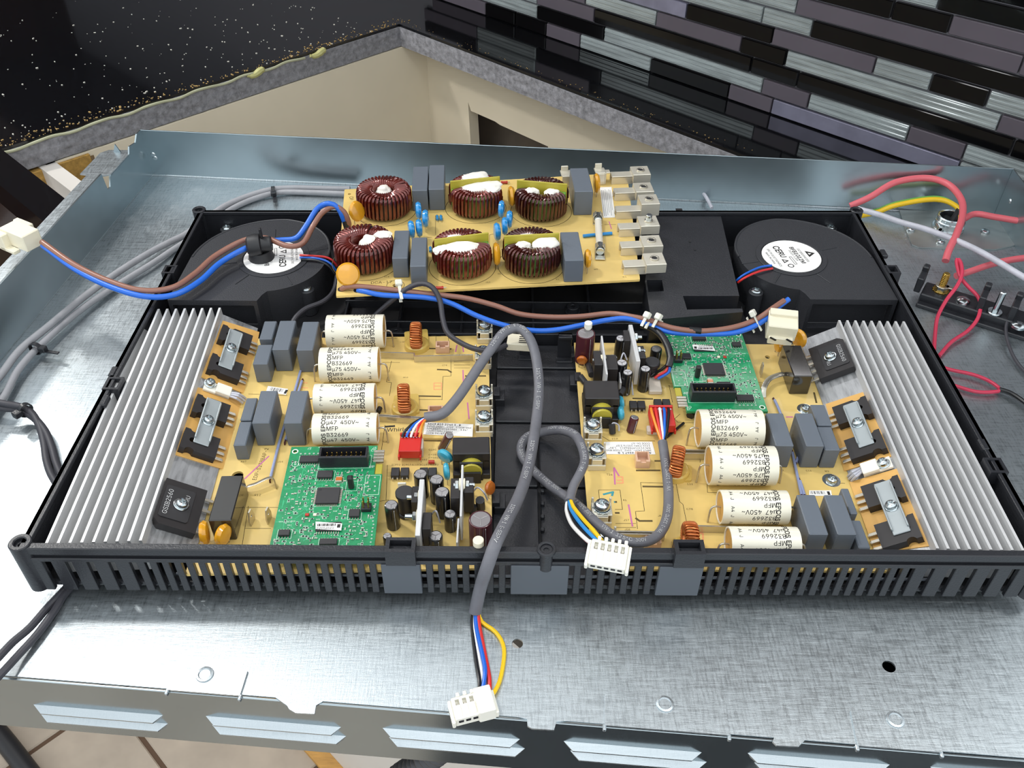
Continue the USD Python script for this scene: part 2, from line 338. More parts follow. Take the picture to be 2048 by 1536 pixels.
# countertop with its cut-out
H0, H1 = kuw(at(5, 300, ZC)), kuw(at(790, 48, ZC)); UL, WB, WF = (H0[0]+H1[0])/2, 114.5, 663.; UR = UL+815
WE = kuw(at(52, 414, ZC))[1]
slab = sbox(-1650, 0, 1150, WE).difference(sbox(UL, WB, UR, WF))
KT = frame(K(0, 0, 0), KD, np.cross([0, 0, 1.], KD))              # local (u, -w)
top = mv(prism(Polygon([(u, -w) for u, w in slab.exterior.coords], [[(u, -w) for u, w in slab.interiors[0].coords]]), 30), KT); top.apply_translation((0, 0, ZC-30))
ct = thing('countertop', 'glossy black granite countertop with a rough-sawn rectangular opening', 'countertop', K(UL-200, 300, ZC-30))
part(ct, 'slab', top, 'granite')
def rough(u0, u1, w0, w1, z0, z1):
    m = kbox(u0, u1, w0, w1, z0, z1, .1)
    m = m.subdivide_to_size(12); v = m.vertices; m.vertices = v+(meshkit.noise(v/6.)[:, None]-.5)*np.array([KN*1.6+KD*1.6]); return m
for a in ((UL-.5, UL+1.5, WB, WF), (UL, UR, WB-.5, WB+1.5), (UR-1.5, UR+.5, WB, WF), (UL, UR, WF-1.5, WF+.5)):
    part(ct, 'cut_edge', rough(*a, ZC-30, ZC-3.5), 'granite_cut', smooth=False, label='rough grey sawn edge of the opening')
bd = [K(UL+1.5+.6*math.sin(i*1.7), WF-i*9, ZC-4-1.2*math.sin(i*.9)) for i in range(0, 44)]
part(ct, 'caulk_bead', sweep(spline(bd, 4), 1.7, 8), 'caulk', label='pale bead of old sealant along the sawn edge')
for a, b in ((300, 22), (395, 26)): part(ct, 'caulk_bead', sweep(spline([K(UL+2, WF-a-i*5, ZC-4-2*math.sin(i)) for i in range(6)], 4), np.array([2, 3.5, 4, 4.5, 4, 2])[np.clip((np.arange(len(spline([K(UL+2, WF-a-i*5, ZC-4-2*math.sin(i)) for i in range(6)], 4)))*6/12).astype(int), 0, 5)], 8), 'caulk_yellow', label='yellowish lump of sealant')
# cabinet below
cb = thing('base_cabinet', 'beige cabinet carcass below the countertop opening with a white front', 'cabinet', K(UL, WE-40, ZF))
CU, CW = kuw(at(852, 85, ZC-36))
part(cb, 'side_panel', kbox(CU-18, CU, CW-18, WE-70, ZF, ZC-31), 'cabinet_beige')
bp = Polygon([((np.dot(q-K(0, CW, 0), KD)), q[2]) for q in (atp(x, y, K(0, CW, 0), KN) for x, y in [(936, 204), (942, 222), (990, 243), (1000, 250), (1096, 293), (1096, 360), (946, 360)])])
bp2 = sbox(CU-18, ZF, UR+60, ZC-31).difference(bp.buffer(0))
part(cb, 'back_panel', mv(prism(bp2, 18), frame(K(0, CW, 0), KD, [0, 0, 1.])) if np.cross(KD, [0, 0, 1.])@KN < 0 else tr(mv(prism(bp2, 18), frame(K(0, CW, 0), KD, [0, 0, 1.])), *(-18*KN)), 'cabinet_beige')
part(cb, 'wall_lining', kbox(CU, UR+60, CW-80, CW-70, ZF, ZC-60), 'cabinet_dark')
P = at(777, 92, ZC-34); uu, ww = kuw(P); part(cb, 'corner_block', kbox(uu-14, uu+16, ww-14, ww+22, ZC-62, ZC-31), 'wood', label='brown wooden corner block')
P = at(96, 345, ZC-50); uu, ww = kuw(P); part(cb, 'corner_block', kbox(uu-45, uu+26, ww-42, ww+30, ZC-80, ZC-33), 'particle_board', label='yellowish particle board block')
P = atp(172, 336, K(CU, 0, 0), KD); part(cb, 'patch', mv(cbox(26, 24, .6, .2), frame(P, KN, [0, 0, 1.])), 'particle_board', label='brown scrap stuck to the panel')
q = at(645, 1493, ZF); FU, FW_ = kuw(q)
part(cb, 'front_panel', kbox(UL-100, UR+100, FW_-18, FW_, ZF, ZC-31), 'cabinet_white', label='white cabinet front')
part(cb, 'base_strip', kbox(UL-100, UR+100, FW_, FW_+24, ZF, ZF+9), 'wood', label='light wooden strip at the floor')
wc = thing('wall_cabinet', 'dark brown wall cabinets above the tiled wall, mirrored in the black countertop', 'cabinet', K(0, 160, 400))
for i in range(6):
    u_ = -1690+i*430; cbn = part(wc, 'cabinet_box', kbox(u_, u_+428, 6, 310, 400, 1150, 1.), 'cabinet_brown'); part(cbn, 'door', kbox(u_+3, u_+425, 310, 330, 403, 1147, 2.), 'cabinet_brown')
solo('floor_mat', tr(cbox(1900, 1100, 14, 4.), 760, -860, ZF), 'mat_black', 'dark mat on the floor tiles in front of the cabinet', 'mat')
# crumbs on the granite
def crumbs(n, box_, smin, smax, near):
    out = []
    while len(out) < n:
        u, w = RNG.uniform(box_[0], box_[1]), RNG.uniform(box_[2], box_[3])
        if UL-1 < u < UR+1 and WB-1 < w < WF+1: continue
        d = min(abs(u-UL), 300)
        if RNG.random() > near(u, w): continue
        s = RNG.uniform(smin, smax); out.append(mv(cbox(s*RNG.uniform(.6, 1.8), s*.8, s*.5, .1), fy(K(u, w, ZC), RNG.uniform(0, 180))))
    return cat(out)
solo('sawdust', crumbs(300, (UL-420, UL, 150, WF+20), .5, 1.9, lambda u, w: .2+.8*math.exp(-(UL-u)/120)), 'crumb_white', 'pale chips and dust scattered over the black countertop', 'sawdust', kind='stuff', smooth=False)
solo('sawdust', cat(crumbs(330, (UL-22, UL, WB-20, WF), .5, 2., lambda u, w: math.exp(-(UL-u)/8)), crumbs(110, (UL, UR-200, WB-16, WB), .4, 1.2, lambda u, w: math.exp(-abs(w-WB+12)/8))), 'crumb_tan', 'tan sawdust crumbs lining the edge of the countertop opening', 'sawdust', kind='stuff', smooth=False)
# things seen below the pan
cd = [at(905, 1478, -190), at(880, 1500, -215), at(850, 1522, -240), at(800, 1552, -280), at(760, 1590, -320)]
cs = spline(cd, 1.2); solo('flexible_conduit', sweep(cs, 8.2+1.5*np.sin(np.arange(len(cs))*1.05), 14), 'conduit', 'ribbed grey flexible conduit hanging below the louvred front of the metal pan', 'conduit')
solo('stool_leg', tube([at(-70, 1395, ZF+14), at(0, 1470, ZF+14), at(70, 1560, ZF+14), at(120, 1620, ZF+14)], 14, 12), 'rubber', 'thick black bar lying on the beige floor tiles at the lower left', 'bar')
# ================================================================ the galvanised pan
ZP = -7.; PO = np.array([-335.7, 451., ZP]); PA = -4.48
PT = fy(PO, PA); PI = np.linalg.inv(PT)
def PL(px, py, z=ZP): return (PI@np.r_[at(px, py, z), 1])[:2]
PW = 736.5; VF = np.mean([PL(320, 1382)[1], PL(800, 1413)[1], PL(1300, 1451)[1]])
pan = thing('metal_pan', 'shallow galvanised steel cooktop pan with louvred front, holding the black tray', 'pan', PO)
def tg(pts): return [tuple(PL(x, y)) for x, y in pts]
tongues = [[(550, 1397), (574, 1411), (578, 1418), (591, 1426), (629, 1428), (632, 1411), (646, 1402)],
           [(1037, 1428), (1054, 1438), (1055, 1452), (1064, 1457), (1108, 1460), (1113, 1443), (1134, 1435)],
           [(1532, 1460), (1548, 1474), (1545, 1483), (1553, 1491), (1597, 1493), (1609, 1476), (1630, 1469)]]
fp = [(0, 0), (PW, 0), (PW, VF)]
for t in reversed(tongues):
    q = tg(t); q = [(a, min(b, VF)) for a, b in q]; q[0] = (q[0][0], VF); q[-1] = (q[-1][0], VF); fp += q[::-1]
fp += [(-20, VF), (-20, VF+120), (0, VF+120)]
fpoly = Polygon(fp).buffer(0)
for x, y, r in ((1035, 1287, 11.), (1778, 1333, 13.)):
    c = PL(x, y); fpoly = fpoly.difference(Point(c).buffer(mm(r, at(x, y, ZP))))
part(pan, 'floor_panel', mv(tr(prism(fpoly, 1.), z=-1.), PT), 'galvanised')
part(pan, 'back_wall', mv(bar(0, PW, 0, 1.2, -1, 43), PT), 'galvanised_wall')
part(pan, 'fold', mv(tr(turn(cyl(.9, PW, .1, 8), 90, (0, 1, 0)), 0, -.4, .4), PT), 'galvanised')
part(pan, 'fold', mv(tr(turn(cyl(.9, -VF, .1, 8), 90, (1, 0, 0)), .4, 0, .4), PT), 'galvanised')
lw = Polygon([(0, -1), (0, 43), (-8, 43), (-14, 38), (-26, 40), (-30, 34), (-68, 34), (-72, 27), (-77, 27), (-79, 42), (VF, 42), (VF, -1)])
part(pan, 'left_wall', mv(prism(lw, 1.2), frame(PO, (PT[:3, 1]), (0, 0, 1.))), 'galvanised_wall')
part(pan, 'top_flange', mv(bar(-10, 0, VF, -79, 41, 42), PT), 'galvanised', label='bright folded lip along the left wall')
part(pan, 'corner_flange', mv(prism(Polygon([(1, -22), (1, -66), (-6, -70), (-24, -68), (-24, -30), (-19, -24)]), 1.), PT@fy((0, 0, 34))), 'galvanised', label='wide notched lip at the rear left corner')
part(pan, 'corner_tooth', mv(prism(Polygon([(-14, 0), (-7, 0), (-10.5, 8)]), 1.), PT@frame((0, -26, 34), (1, 0, 0), (0, 0, 1))), 'galvanised_wall')
part(pan, 'right_wall', mv(bar(PW-1.2, PW, VF, 0, -1, 43), PT), 'galvanised_wall')
for x, y in ((306, 309), (310, 316), (290, 328), (293, 334)):
    w = 0 if x > 300 else 1
    O_, n_ = (PO, PT[:3, 1]) if w == 0 else (PO, PT[:3, 0])
    P = atp(x, y, O_, n_); part(pan, 'rivet', mv(lathe([(0, 0), (2.2, 0), (1.6, .9), (0, 1.1)], 12), frame(P, np.cross([0, 0, 1.], -n_ if w == 0 else n_), (0, 0, 1.))), 'zinc_screw')
for x, y in ((2020, 402), (2003, 378)): P = atp(x, y, PO+PT[:3, 0]*(PW-1.2), PT[:3, 0]); part(pan, 'rivet', mv(lathe([(0, 0), (2.2, 0), (1.6, .9), (0, 1.1)], 12), frame(P, (0, 0, 1.), np.cross(-PT[:3, 0], [0, 0, 1.]))), 'zinc_screw')
HP = 47.
part(pan, 'front_panel', mv(bar(-60, PW+10, VF-1.4, VF-.2, -HP, -.6), PT), 'galvanised_front', label='dark front sheet with louvres')
for pts, rv in (([(338, 1374), (350, 1334), (377, 1318), (481, 1324), (496, 1344), (482, 1389)], (411, 1352)),
                ([(1209, 1436), (1209, 1390), (1226, 1375), (1428, 1387), (1450, 1406), (1457, 1461)], (1329, 1411)),
                ([(1711, 1480), (1700, 1423), (1717, 1407), (1852, 1412), (1872, 1432), (1878, 1492)], (1789, 1442))):
    q = tg(pts); q[0] = (q[0][0], VF-1.2); q[-1] = (q[-1][0], VF-1.2)
    tb = part(pan, 'fixing_tab', mv(tr(prism(Polygon(q), 1.1), z=.05), PT), 'galvanised')
    part(tb, 'rivet', mv(lathe([(0, 0), (4.2, 0), (4., .7), (3., .9), (2.6, .4), (0, .4)], 20), PT@fy((*PL(*rv), 1.1))), 'galvanised')
    for e in (q[0], q[-1]): part(tb, 'notch_lip', mv(cbox(1.6, 3, 2.4, .4), PT@fy((e[0], VF-1.6, -1.6))), 'galvanised')
lp = PT[:3, 1]; PF = PO+lp*(VF-1.4)
def pf(px, py): P = atp(px, py, PF, lp); q = PI@np.r_[P, 1]; return q[0], q[2]
for (x0, y0), (x1, y1), dy in (((68, 1411), (325, 1428), 17), ((412, 1434), (682, 1452), 18), ((765, 1457), (1040, 1477), 18.5), ((1127, 1483), (1404, 1504), 19), ((1495, 1506), (1780, 1529), 19), ((1860, 1534), (2140, 1556), 19)):
    for k in (0, 1):
        u0, z0 = pf(x0+k*13, y0+k*dy); u1, z1 = pf(x1+k*10, y1+k*dy); zt = (z0+z1)/2
        S = [(u0, 0, zt), (u1, 0, zt), (u0+4.5, -3.3, zt-2.2), (u1-4.5, -3.3, zt-2.2), (u0+4.5, -3.3, zt-3.), (u1-4.5, -3.3, zt-3.), (u0+2, 0, zt-4.4), (u1-2, 0, zt-4.4)]
        m = trimesh.Trimesh(np.array(S)).convex_hull; part(pan, 'louvre', mv(m, PT@fy((0, VF-1.35, 0))), 'galvanised', smooth=False)
# ================================================================ the black plastic tray
RZ = 32.6
TFL, TBL, TBR = at(45, 1083, RZ), at(398, 420, RZ), at(1713, 421, RZ)
TFL = np.array([-249.5, 1.5, RZ]); TFR = np.array([at(2105, 1110, RZ)[0], .5, RZ])
tray = thing('plastic_tray', 'large black plastic tray with slotted front, lying in the steel pan under the boards', 'tray', (0, 160, 0))
def seg(p0, p1, t, z0, z1, r=.3):
    """A wall from p0 to p1 with its thickness t to the left of the direction."""
    p0, p1 = np.asarray(p0[:2], float), np.asarray(p1[:2], float); L = np.linalg.norm(p1-p0); d = (p1-p0)/L
    return mv(tr(cbox(L, abs(t), z1-z0, r), L/2, t/2, z0), frame((*p0, 0), (*d, 0), (-d[1], d[0], 0)))
part(tray, 'base', tr(prism(Polygon([TFL[:2]+[1, 2], TFR[:2]+[-1, 2], TBR[:2]+[-1, -1], TBL[:2]+[1, -1]]), 2.), z=.3), 'black_matt')
part(tray, 'left_wall', cat(seg(TFL, TBL, -2.6, .3, RZ), seg(TFL, TBL, -4.2, RZ-2.5, RZ)), 'black_plastic')
part(tray, 'right_wall', cat(seg(TFR, TBR, 2.6, .3, RZ), seg(TFR, TBR, 4.2, RZ-2.5, RZ)), 'black_plastic')
part(tray, 'rear_wall', cat(seg(TBL, TBR, -2.6, .3, RZ), seg(TBL, TBR, -3.6, RZ-2.5, RZ)), 'black_plastic')
FX0, FX1 = -249.5, TFR[0]
part(tray, 'front_rail', cat(bar(FX0, FX1, -2, 2, 27.6, RZ, .5), bar(FX0, FX1, -.4, 2, 23.5, 28), bar(FX0, FX1, -2.2, 2, 22.6, 25.2, .4)), 'black_plastic')
part(tray, 'lower_rail', bar(FX0, FX1, .8, 3, .3, 3.2), 'black_plastic')
part(tray, 'inner_rail', bar(-180, 200, 1.2, 2.6, 8.2, 9.6), 'grey_plastic')
gaps = [(-241.3, -236.7), (-230, -226.6), (-219.5, -216), (-209, -205.5), (-198.6, -195)]
x = -191.2
while x < -75: gaps.append((x, x+2.5)); x += 5.95
gaps = [g for g in gaps if g[1] < -73]
x = -56.4
while x < -9: gaps.append((x, x+2.6)); x += 5.95
x = 16.4
while x < 64: gaps.append((x, x+2.6)); x += 5.95
x = 82.2
while x < 186: gaps.append((x, x+2.6)); x += 5.95
gaps += [(192+10.4*i, 195.6+10.4*i) for i in range(6)]
e = [FX0+.5]+[v for g in sorted(gaps) for v in g]+[FX1-.5]
for a, b in zip(e[::2], e[1::2]):
    wide = b-a > 12
    part(tray, 'slat' if not wide else 'front_block', bar(a, b, -2.2 if not wide else -2.9, .4, .3, 23.2, .3), 'grey_plastic' if wide else 'black_plastic')
for x0, x1 in ((-72.5, -58), (66.5, 81)):                       # hollow clip boxes on the front rim
    part(tray, 'clip_box', tr(prism(sbox(x0, -5, x1, 4).difference(sbox(x0+2, -3, x1-2, 2.2)), 10.5), z=25.5), 'black_plastic')
for P, r in ((TFL, 5.4), (TBL, 5.), (TBR, 5.), (TFR, 5.4)):
    part(tray, 'corner_post', tr(cat(ring(r, 2.8, 33.2, .5), ring(2.9, 1.4, 31, .2)), P[0], P[1], .3), 'black_plastic')
P = at(1093, 1098, 34); part(tray, 'screw_boss', tr(cat(ring(4.6, 3., 2.4, .5), ring(3.1, 1.3, 1.2, .2), tr(cyl(3.4, 13, .3, 28), 0, 0, -12.6)), P[0], P[1], 32.5), 'black_plastic')
def loop(px, py, w, d, z, rot):
    P = at(px, py, z); part(tray, 'mounting_loop', mv(tr(prism(sbox(-w/2, -d/2, w/2, d/2).difference(sbox(-w/2+1.6, -d/2+1.6, w/2-1.6, d/2-1.6)), 9), z=-9), fy(P, rot)), 'black_plastic')
loop(339, 538, 8.5, 10, RZ+.5, 0); loop(226, 766, 9.5, 11, RZ+.5, 0); loop(1786, 538, 8.5, 10, RZ+.5, 0); loop(1992, 930, 9.5, 11, RZ+.5, 0)
for px, py in ((226, 742), (208, 800), (1768, 505), (1968, 888)): P = at(px, py, RZ); part(tray, 'rim_tab', mv(cbox(4, 9, 3.4, .8), fy((P[0], P[1], RZ-3), 0)), 'black_plastic')
# floor between and behind the boards: raised panels with grooves, hooks and ribs
ys = [4.5]+[at(1030, py, 4.6)[1] for py in (974, 845, 737)]+[196.]
for a, b in zip(ys, ys[1:]):
    for x0, x1 in ((-22, 3.), (4.2, 31)): part(tray, 'floor_panel', bar(x0, x1, a+1, b-1, 2, 4.6, .6), 'black_plastic')
for py in (653, 612): P = at(1040, py, 4); part(tray, 'rib', bar(-130, 120, P[1]-.8, P[1]+.8, 2, 8), 'black_plastic')
for px in (690, 800, 924, 1066, 1180): P = at(px, 640, 4); part(tray, 'rib', bar(P[0]-.8, P[0]+.8, 199, 318, 2, 7), 'black_plastic')
part(tray, 'inner_wall', bar(-138, 128, 197, 199.2, 2, 12), 'black_plastic')
for px, py, w, h in ((1054, 655, 10, 26), (1128, 660, 9, 24)):
    P = at(px, py+56, 4.6); part(tray, 'hook', cat(bar(P[0]-w/2, P[0]+w/2, P[1], P[1]+1.8, 4, h), bar(P[0]-w/2, P[0]+w/2, P[1]-3, P[1]+1.8, h-2, h), bar(P[0]-w/2-1, P[0]+w/2+1, P[1]-5, P[1], 4, 5.4)), 'black_plastic')
for px, py, s in ((1000, 782, 1), (1000, 995, 1), (1148, 752, -1), (1150, 1010, -1)):
    P = at(px, py+20, 4.6); part(tray, 'side_clip', cat(bar(P[0]-3, P[0]+3, P[1]-5, P[1]+5, 4, 10), bar(P[0]-2-2*s, P[0]+2-2*s, P[1]-4, P[1]+4, 9, 13)), 'black_plastic')
for k, py in enumerate((985, 1010, 1036, 1062)): P = at(1085, py, 5); part(tray, 'stud', tr(cbox(2.2, 2.4, 3.2, .5), P[0], P[1], 4), 'black_plastic')
for px, py in ((1146, 612), (792, 662)): P = at(px, py, 8); part(tray, 'floor_boss', tr(cat(ring(4.4, 1.6, 6), ring(5.4, 4, 2)), P[0], P[1], 2), 'black_plastic')
dq = [at(x, y, 30.)[:2] for x, y in [(1310, 424), (1440, 424), (1486, 624), (1302, 640), (1290, 562)]]
op = [at(x, y, 30.)[:2] for x, y in [(1366, 592), (1480, 592), (1484, 617), (1374, 619)]]
nb = [at(x, y, 30.)[:2] for x, y in [(1293, 560), (1324, 560), (1328, 582), (1297, 584)]]
part(tray, 'duct_cover', sub(tr(prism(Polygon(dq), 28), z=2.), tr(prism(Polygon(op), 20), z=14.), tr(prism(Polygon(nb), 12), z=22.)), 'black_plastic', smooth=False, label='flat black duct cover with a dark slot')
for x, y in ((1358, 420), (1380, 484), (1390, 500)): P = at(x, y, 30.); part(tray, 'cover_notch', tr(cbox(5 if y < 430 else 1.6, 3 if y < 430 else 1.6, .5, .1), P[0], P[1], 30.), 'black_matt')
# ================================================================ blowers
def blower(hub, flip, label, screws, wires, ang):
    s = -1 if flip else 1; P = at(*hub, 31); P = np.array([P[0], P[1], 0])
    rr = [(0, 38), (30, 42), (60, 48), (90, 53.5), (120, 55), (150, 57), (180, 59)]
    rs = np.interp(np.arange(0, 181, 6), *zip(*rr)); pts = [(r*math.cos(math.radians(a)), r*math.sin(math.radians(a))) for a, r in zip(np.arange(0, 181, 6), rs)]
    pts += [(-60, -53), (0, -53), (2, -46)]
    pts += [(r*math.cos(math.radians(a)), r*math.sin(math.radians(a))) for a, r in zip(range(276, 360, 6), np.linspace(42, 38, 14))]
    poly = Polygon([(s*x, y) for x, y in pts]).buffer(0)
    b = thing('blower_fan', label, 'fan', (P[0], P[1], 2.3))
    slot = sbox(*sorted((s*-57, s*-3))[:1], -60, sorted((s*-57, s*-3))[1], -48)
    body = cat(tr(prism(poly, 26), z=2.6), tr(prism(poly.buffer(-1.2), 1.4), z=28.5))
    hole = tr(bar(min(s*-57, s*-3), max(s*-57, s*-3), -60, -46, 6, 26), 0, 0, 0)
    part(b, 'housing', tr(sub(tr(prism(poly.buffer(-.6), 27.6), z=2.4), hole), P[0], P[1]), 'blower_plastic', smooth=30)
    edge = [(s*x, y, 29.6) for x, y in pts[:31]]
    part(b, 'rim', tr(sweep(spline(np.array(edge)*[.975, .975, 1], 3), 1., 8), P[0], P[1]), 'blower_plastic')
    part(b, 'hub_ring', tr(cat(ring(25, 21.6, .9, .25, 40)), P[0], P[1], 29.8), 'blower_plastic')
    for a in (20, 100, 195, 240, 300): part(b, 'spoke', tr(turn(tr(cbox(13, .9, .7, .2), 32), a, (0, 0, 1)), P[0], P[1], 29.8), 'blower_plastic')
    lb = part(b, 'label', tr(cyl(20.8, .7, .15, 48), P[0], P[1], 30.1), 'paper_white', label='round white printed label')
    t = [tr(centred(tx('DC BRUSHLESS', 1.7)), 1, 8.6), tr(centred(tx('BFB1012M', 3., True)), 0, 4.6), tr(centred(tx('DC12V  1.20A', 1.5)), 0, 1.6), tr(tx('CE', 4.6, True), -14.5, -8.5), tr(tx('RU', 4, True), -6.5, -8), tr(centred(tx('DELTA ELECTRONICS', 1.6)), 0, -13), tr(centred(tx('MADE IN CHINA', 1.4)), 0, -16)]
    tri = Polygon([(-4, 12), (4, 12), (0, 18)]).difference(Polygon([(-1.4, 13), (1.4, 13), (0, 15.4)])); t.append(prism(tri, .05))
    t.append(prism(Polygon([(3, -9), (8, -9), (5.5, -4.5)]).difference(Polygon([(4.2, -8.3), (6.8, -8.3), (5.5, -6)])), .05)); t.append(prism(Point(12, -6).buffer(2.2).difference(Point(12, -6).buffer(1.6)), .05))
    t.append(prism(sbox(1, -2.5, 11, -.6).difference(sbox(1.3, -2.2, 10.7, -.9)), .05))
    part(lb, 'printing', mv(cat(t), fy((P[0], P[1], 30.8), ang)), 'black_ink', smooth=False)
    for x, y, z in screws:
        Q = at(x, y, z); part(b, 'screw_boss', tr(cyl(5., z-4, .5), Q[0], Q[1], 2.4), 'blower_plastic'); part(b, 'screw', tr(screw(3.6, 2.), Q[0], Q[1], z-1.6), 'zinc_screw')
    for m, pts3 in wires: part(b, 'wire', tube(path(pts3), .8, 8), m)
    return b
W3 = lambda o: [('wire_red', [(595+o[0], 505+o[1], 31.5), (625+o[0], 508+o[1], 32), (652+o[0], 512+o[1], 31), (668+o[0], 521+o[1], 29), (676+o[0], 535+o[1], 24)])]
blower((547, 513), False, 'black blower fan at the rear left of the tray, label half hidden by a grommet', [(452.5, 453, 22), (613, 574, 24)],
       [('wire_red', [(600, 510, 31.5), (628, 512, 32), (650, 514, 31), (664, 520, 29), (674, 532, 24)]), ('wire_blue', [(600, 515, 31.5), (628, 516, 32), (648, 520, 31), (662, 528, 29), (672, 541, 24)]), ('wire_black', [(602, 519, 31.4), (628, 520, 31.6), (646, 525, 30.6), (660, 534, 28), (670, 548, 23)])], 102)
blower((1583, 511), True, 'black blower fan at the rear right of the tray with its white label uncovered', [(1662, 452, 22), (1513, 579, 24)],
       [('wire_red', [(1545, 537, 31.3), (1525, 541, 31.8), (1505, 548, 31.6), (1487, 557, 30), (1476, 565, 26)]), ('wire_blue', [(1543, 531, 31.3), (1522, 534, 31.8), (1500, 543, 31.6), (1484, 552, 30), (1473, 561, 26)])], -78)
# ================================================================ heatsinks
def heatsink(label, O, deg, s, nfin, pitch, L, sheets):
    T = fy((O[0], O[1], 0), deg); hs = thing('heatsink', label, 'heatsink', (O[0]+s*-20*0, O[1]-L/2, 2.3))
    w = pitch*(nfin-1)+3
    part(hs, 'base', mv(bar(*sorted((s*1.2, -s*w)), -L, 0, 7, 18.8, .4), T), 'aluminium')
    part(hs, 'foot', mv(bar(*sorted((-s*4, -s*(w-4))), -L+4, -4, 2.3, 7.2, .4), T), 'aluminium_dull')
    for k in range(nfin):
        x = -s*(1.2+pitch*k); part(hs, 'fin', mv(prism(Polygon([(x-1.15, 18.5), (x+1.15, 18.5), (x+.7, 30), (x-.7, 30)]), L), T@frame((0, 0, 0), (1, 0, 0), (0, 0, 1))), 'aluminium', smooth=False)
    th = math.radians(deg); es = np.array([s*math.cos(.5236)*math.cos(th), s*math.cos(.5236)*math.sin(th), -.5]); et = np.array([-math.sin(th), math.cos(th), 0])
    F = frame((O[0], O[1], 24.5), et if s > 0 else -et, es); F = F.copy()
    n = np.cross(es, et); n = n if n[2] > 0 else -n
    G = np.eye(4); G[:3, 0], G[:3, 1], G[:3, 2], G[:3, 3] = es, et, n, (O[0], O[1], 24.5)
    if np.linalg.det(G[:3, :3]) < 0:                               # keep a right-handed frame: x down the slope, y along it
        G[:3, 1] = -et
    sg = 1 if np.allclose(G[:3, 1], et) else -1
    part(hs, 'mounting_flange', mv(bar(-1, 24, *sorted((0, -sg*L)), -2.6, 0, .3), G), 'aluminium_dull')
    for q in sheets:
        pl2 = [(np.linalg.inv(G)@np.r_[atp(x, y, G[:3, 3]+n*.5, n), 1])[:2] for x, y in q]
        part(hs, 'insulating_sheet', mv(tr(prism(Polygon(pl2), .5), z=.02), G), 'sheet_tan', label='tan insulating sheet under the transistors')
    return hs, G, n
hsL, GL, nL = heatsink('finned aluminium heatsink along the left wall of the tray', (-202.5, 199.5), 3., 1, 9, 5.63, 194, [[(445.5, 641), (519, 664), (494, 789), (402, 754)], [(394, 774), (489, 797), (449, 939), (350, 909)]])
hsR, GR, nR = heatsink('finned aluminium heatsink along the right wall of the tray', (199.3, 191.7), -1.1, -1, 9, 5.2, 187, [[(1726, 784), (1651, 808), (1688, 942), (1784, 912)], [(1797, 936), (1699, 964), (1750, 1106), (1858, 1092)]])
def clamp(hs, G, n, px, py, L):
    P = atp(px, py, G[:3, 3]+n*6.2, n); q = (np.linalg.inv(G)@np.r_[P, 1]); T = G@fy((q[0], q[1], 5.3))
    c = part(hs, 'clamp', mv(cat(cbox(8.6, L, 1., .3), tr(cbox(1, L*.86, 2.2, .3), -4, 0, .4), tr(cbox(1, L*.86, 2.2, .3), 4, 0, .4)), T), 'clamp_zinc', label='grey channel clamp pressing two transistors down')
    part(c, 'screw', mv(tr(cat(screw(3., 2.4), tr(cyl(3.6, .6), z=-.5)), z=1.4), T), 'zinc_screw')
    part(c, 'shank', mv(tr(cyl(1.4, 6), z=-5.3), T), 'zinc_screw')
clamp(hsL, GL, nL, 462, 697, 37); clamp(hsL, GL, nL, 416, 842, 37); clamp(hsR, GR, nR, 1716, 847, 35); clamp(hsR, GR, nR, 1783, 1013, 35)
# ================================================================ parts of circuit boards
ZB = 12.
def boxcap(b, ftl, ftr, btl, yb=None, h=None, zb=ZB, yaw=0, mat='cap_grey', name='box_capacitor', r=.5, label=None):
    """A block from its top face's front corners, its rear left corner and the row of its front foot."""
    if h is None: h = tall(*ftl, yb, zb)
    c, s = math.cos(math.radians(yaw)), math.sin(math.radians(yaw)); e1, e2 = np.array([c, s, 0]), np.array([-s, c, 0])
    A, B, C = at(*ftl, zb+h), at(*ftr, zb+h), at(*btl, zb+h); w, d = (B-A)@e1, (C-A)@e2
    O = A+e1*w/2+e2*d/2; O[2] = zb
    return part(b, name, mv(cbox(w, d, h, r), fy(O, yaw)), mat, label=label)
def winding(Rc, a, bb, N, wire, t0=0., t1=360., seg_=22, p=.55, sides=6):
    k = np.arange(N*seg_+1)/seg_; th = np.radians(t0+(t1-t0)*k/N); ph = 2*math.pi*k
    sp = lambda x: np.sign(x)*np.abs(x)**p
    rr = Rc+a*sp(np.cos(ph)); z = bb*sp(np.sin(ph))
    P = np.c_[rr*np.cos(th), rr*np.sin(th), z]; return sweep(P, wire, sides)
def wrap(m, x0, f0, R, mode, flip, L, fm=.7):
    v = np.array(m.vertices); x, y, z = v.T
    ax, ph = (x0+x, f0-y/R) if mode == 0 else (x0-y, f0-x/R)
    if flip: ax, ph = L-ax, 2*fm-ph
    r = R+.03+z; m = m.copy(); m.vertices = np.c_[ax-L/2, -r*np.sin(ph), r*np.cos(ph)]; return m
_fc = {}
def fcap_print(R, L, kind, flip):
    key = (R, round(L, 1), kind, flip)
    if key not in _fc:
        rows = ['B32669', 'µ75 450V~', 'MFP'] if kind == 75 else ['B32669', 'µ47  450V~', 'MFP']; out = []
        n = int(math.radians(200)*R/3.6)
        for i in range(n):
            f = math.radians(-62)+i*3.6/R; out.append(wrap(tx(rows[i % 3], 2.35), 8.2 if not flip else 7.4, f, R, 0, flip, L))
        for i in range(3): out.append(wrap(tx('EPCOS', 2.3, True), 7.7, math.radians(130)-i*11.6/R, R, 1, flip, L))
        for i, t in enumerate(['J', 'A4']*4): out.append(wrap(tx(t, 1.7), L-4., math.radians(130)-i*4.6/R, R, 1, flip, L))
        _fc[key] = cat(out)
    return _fc[key]
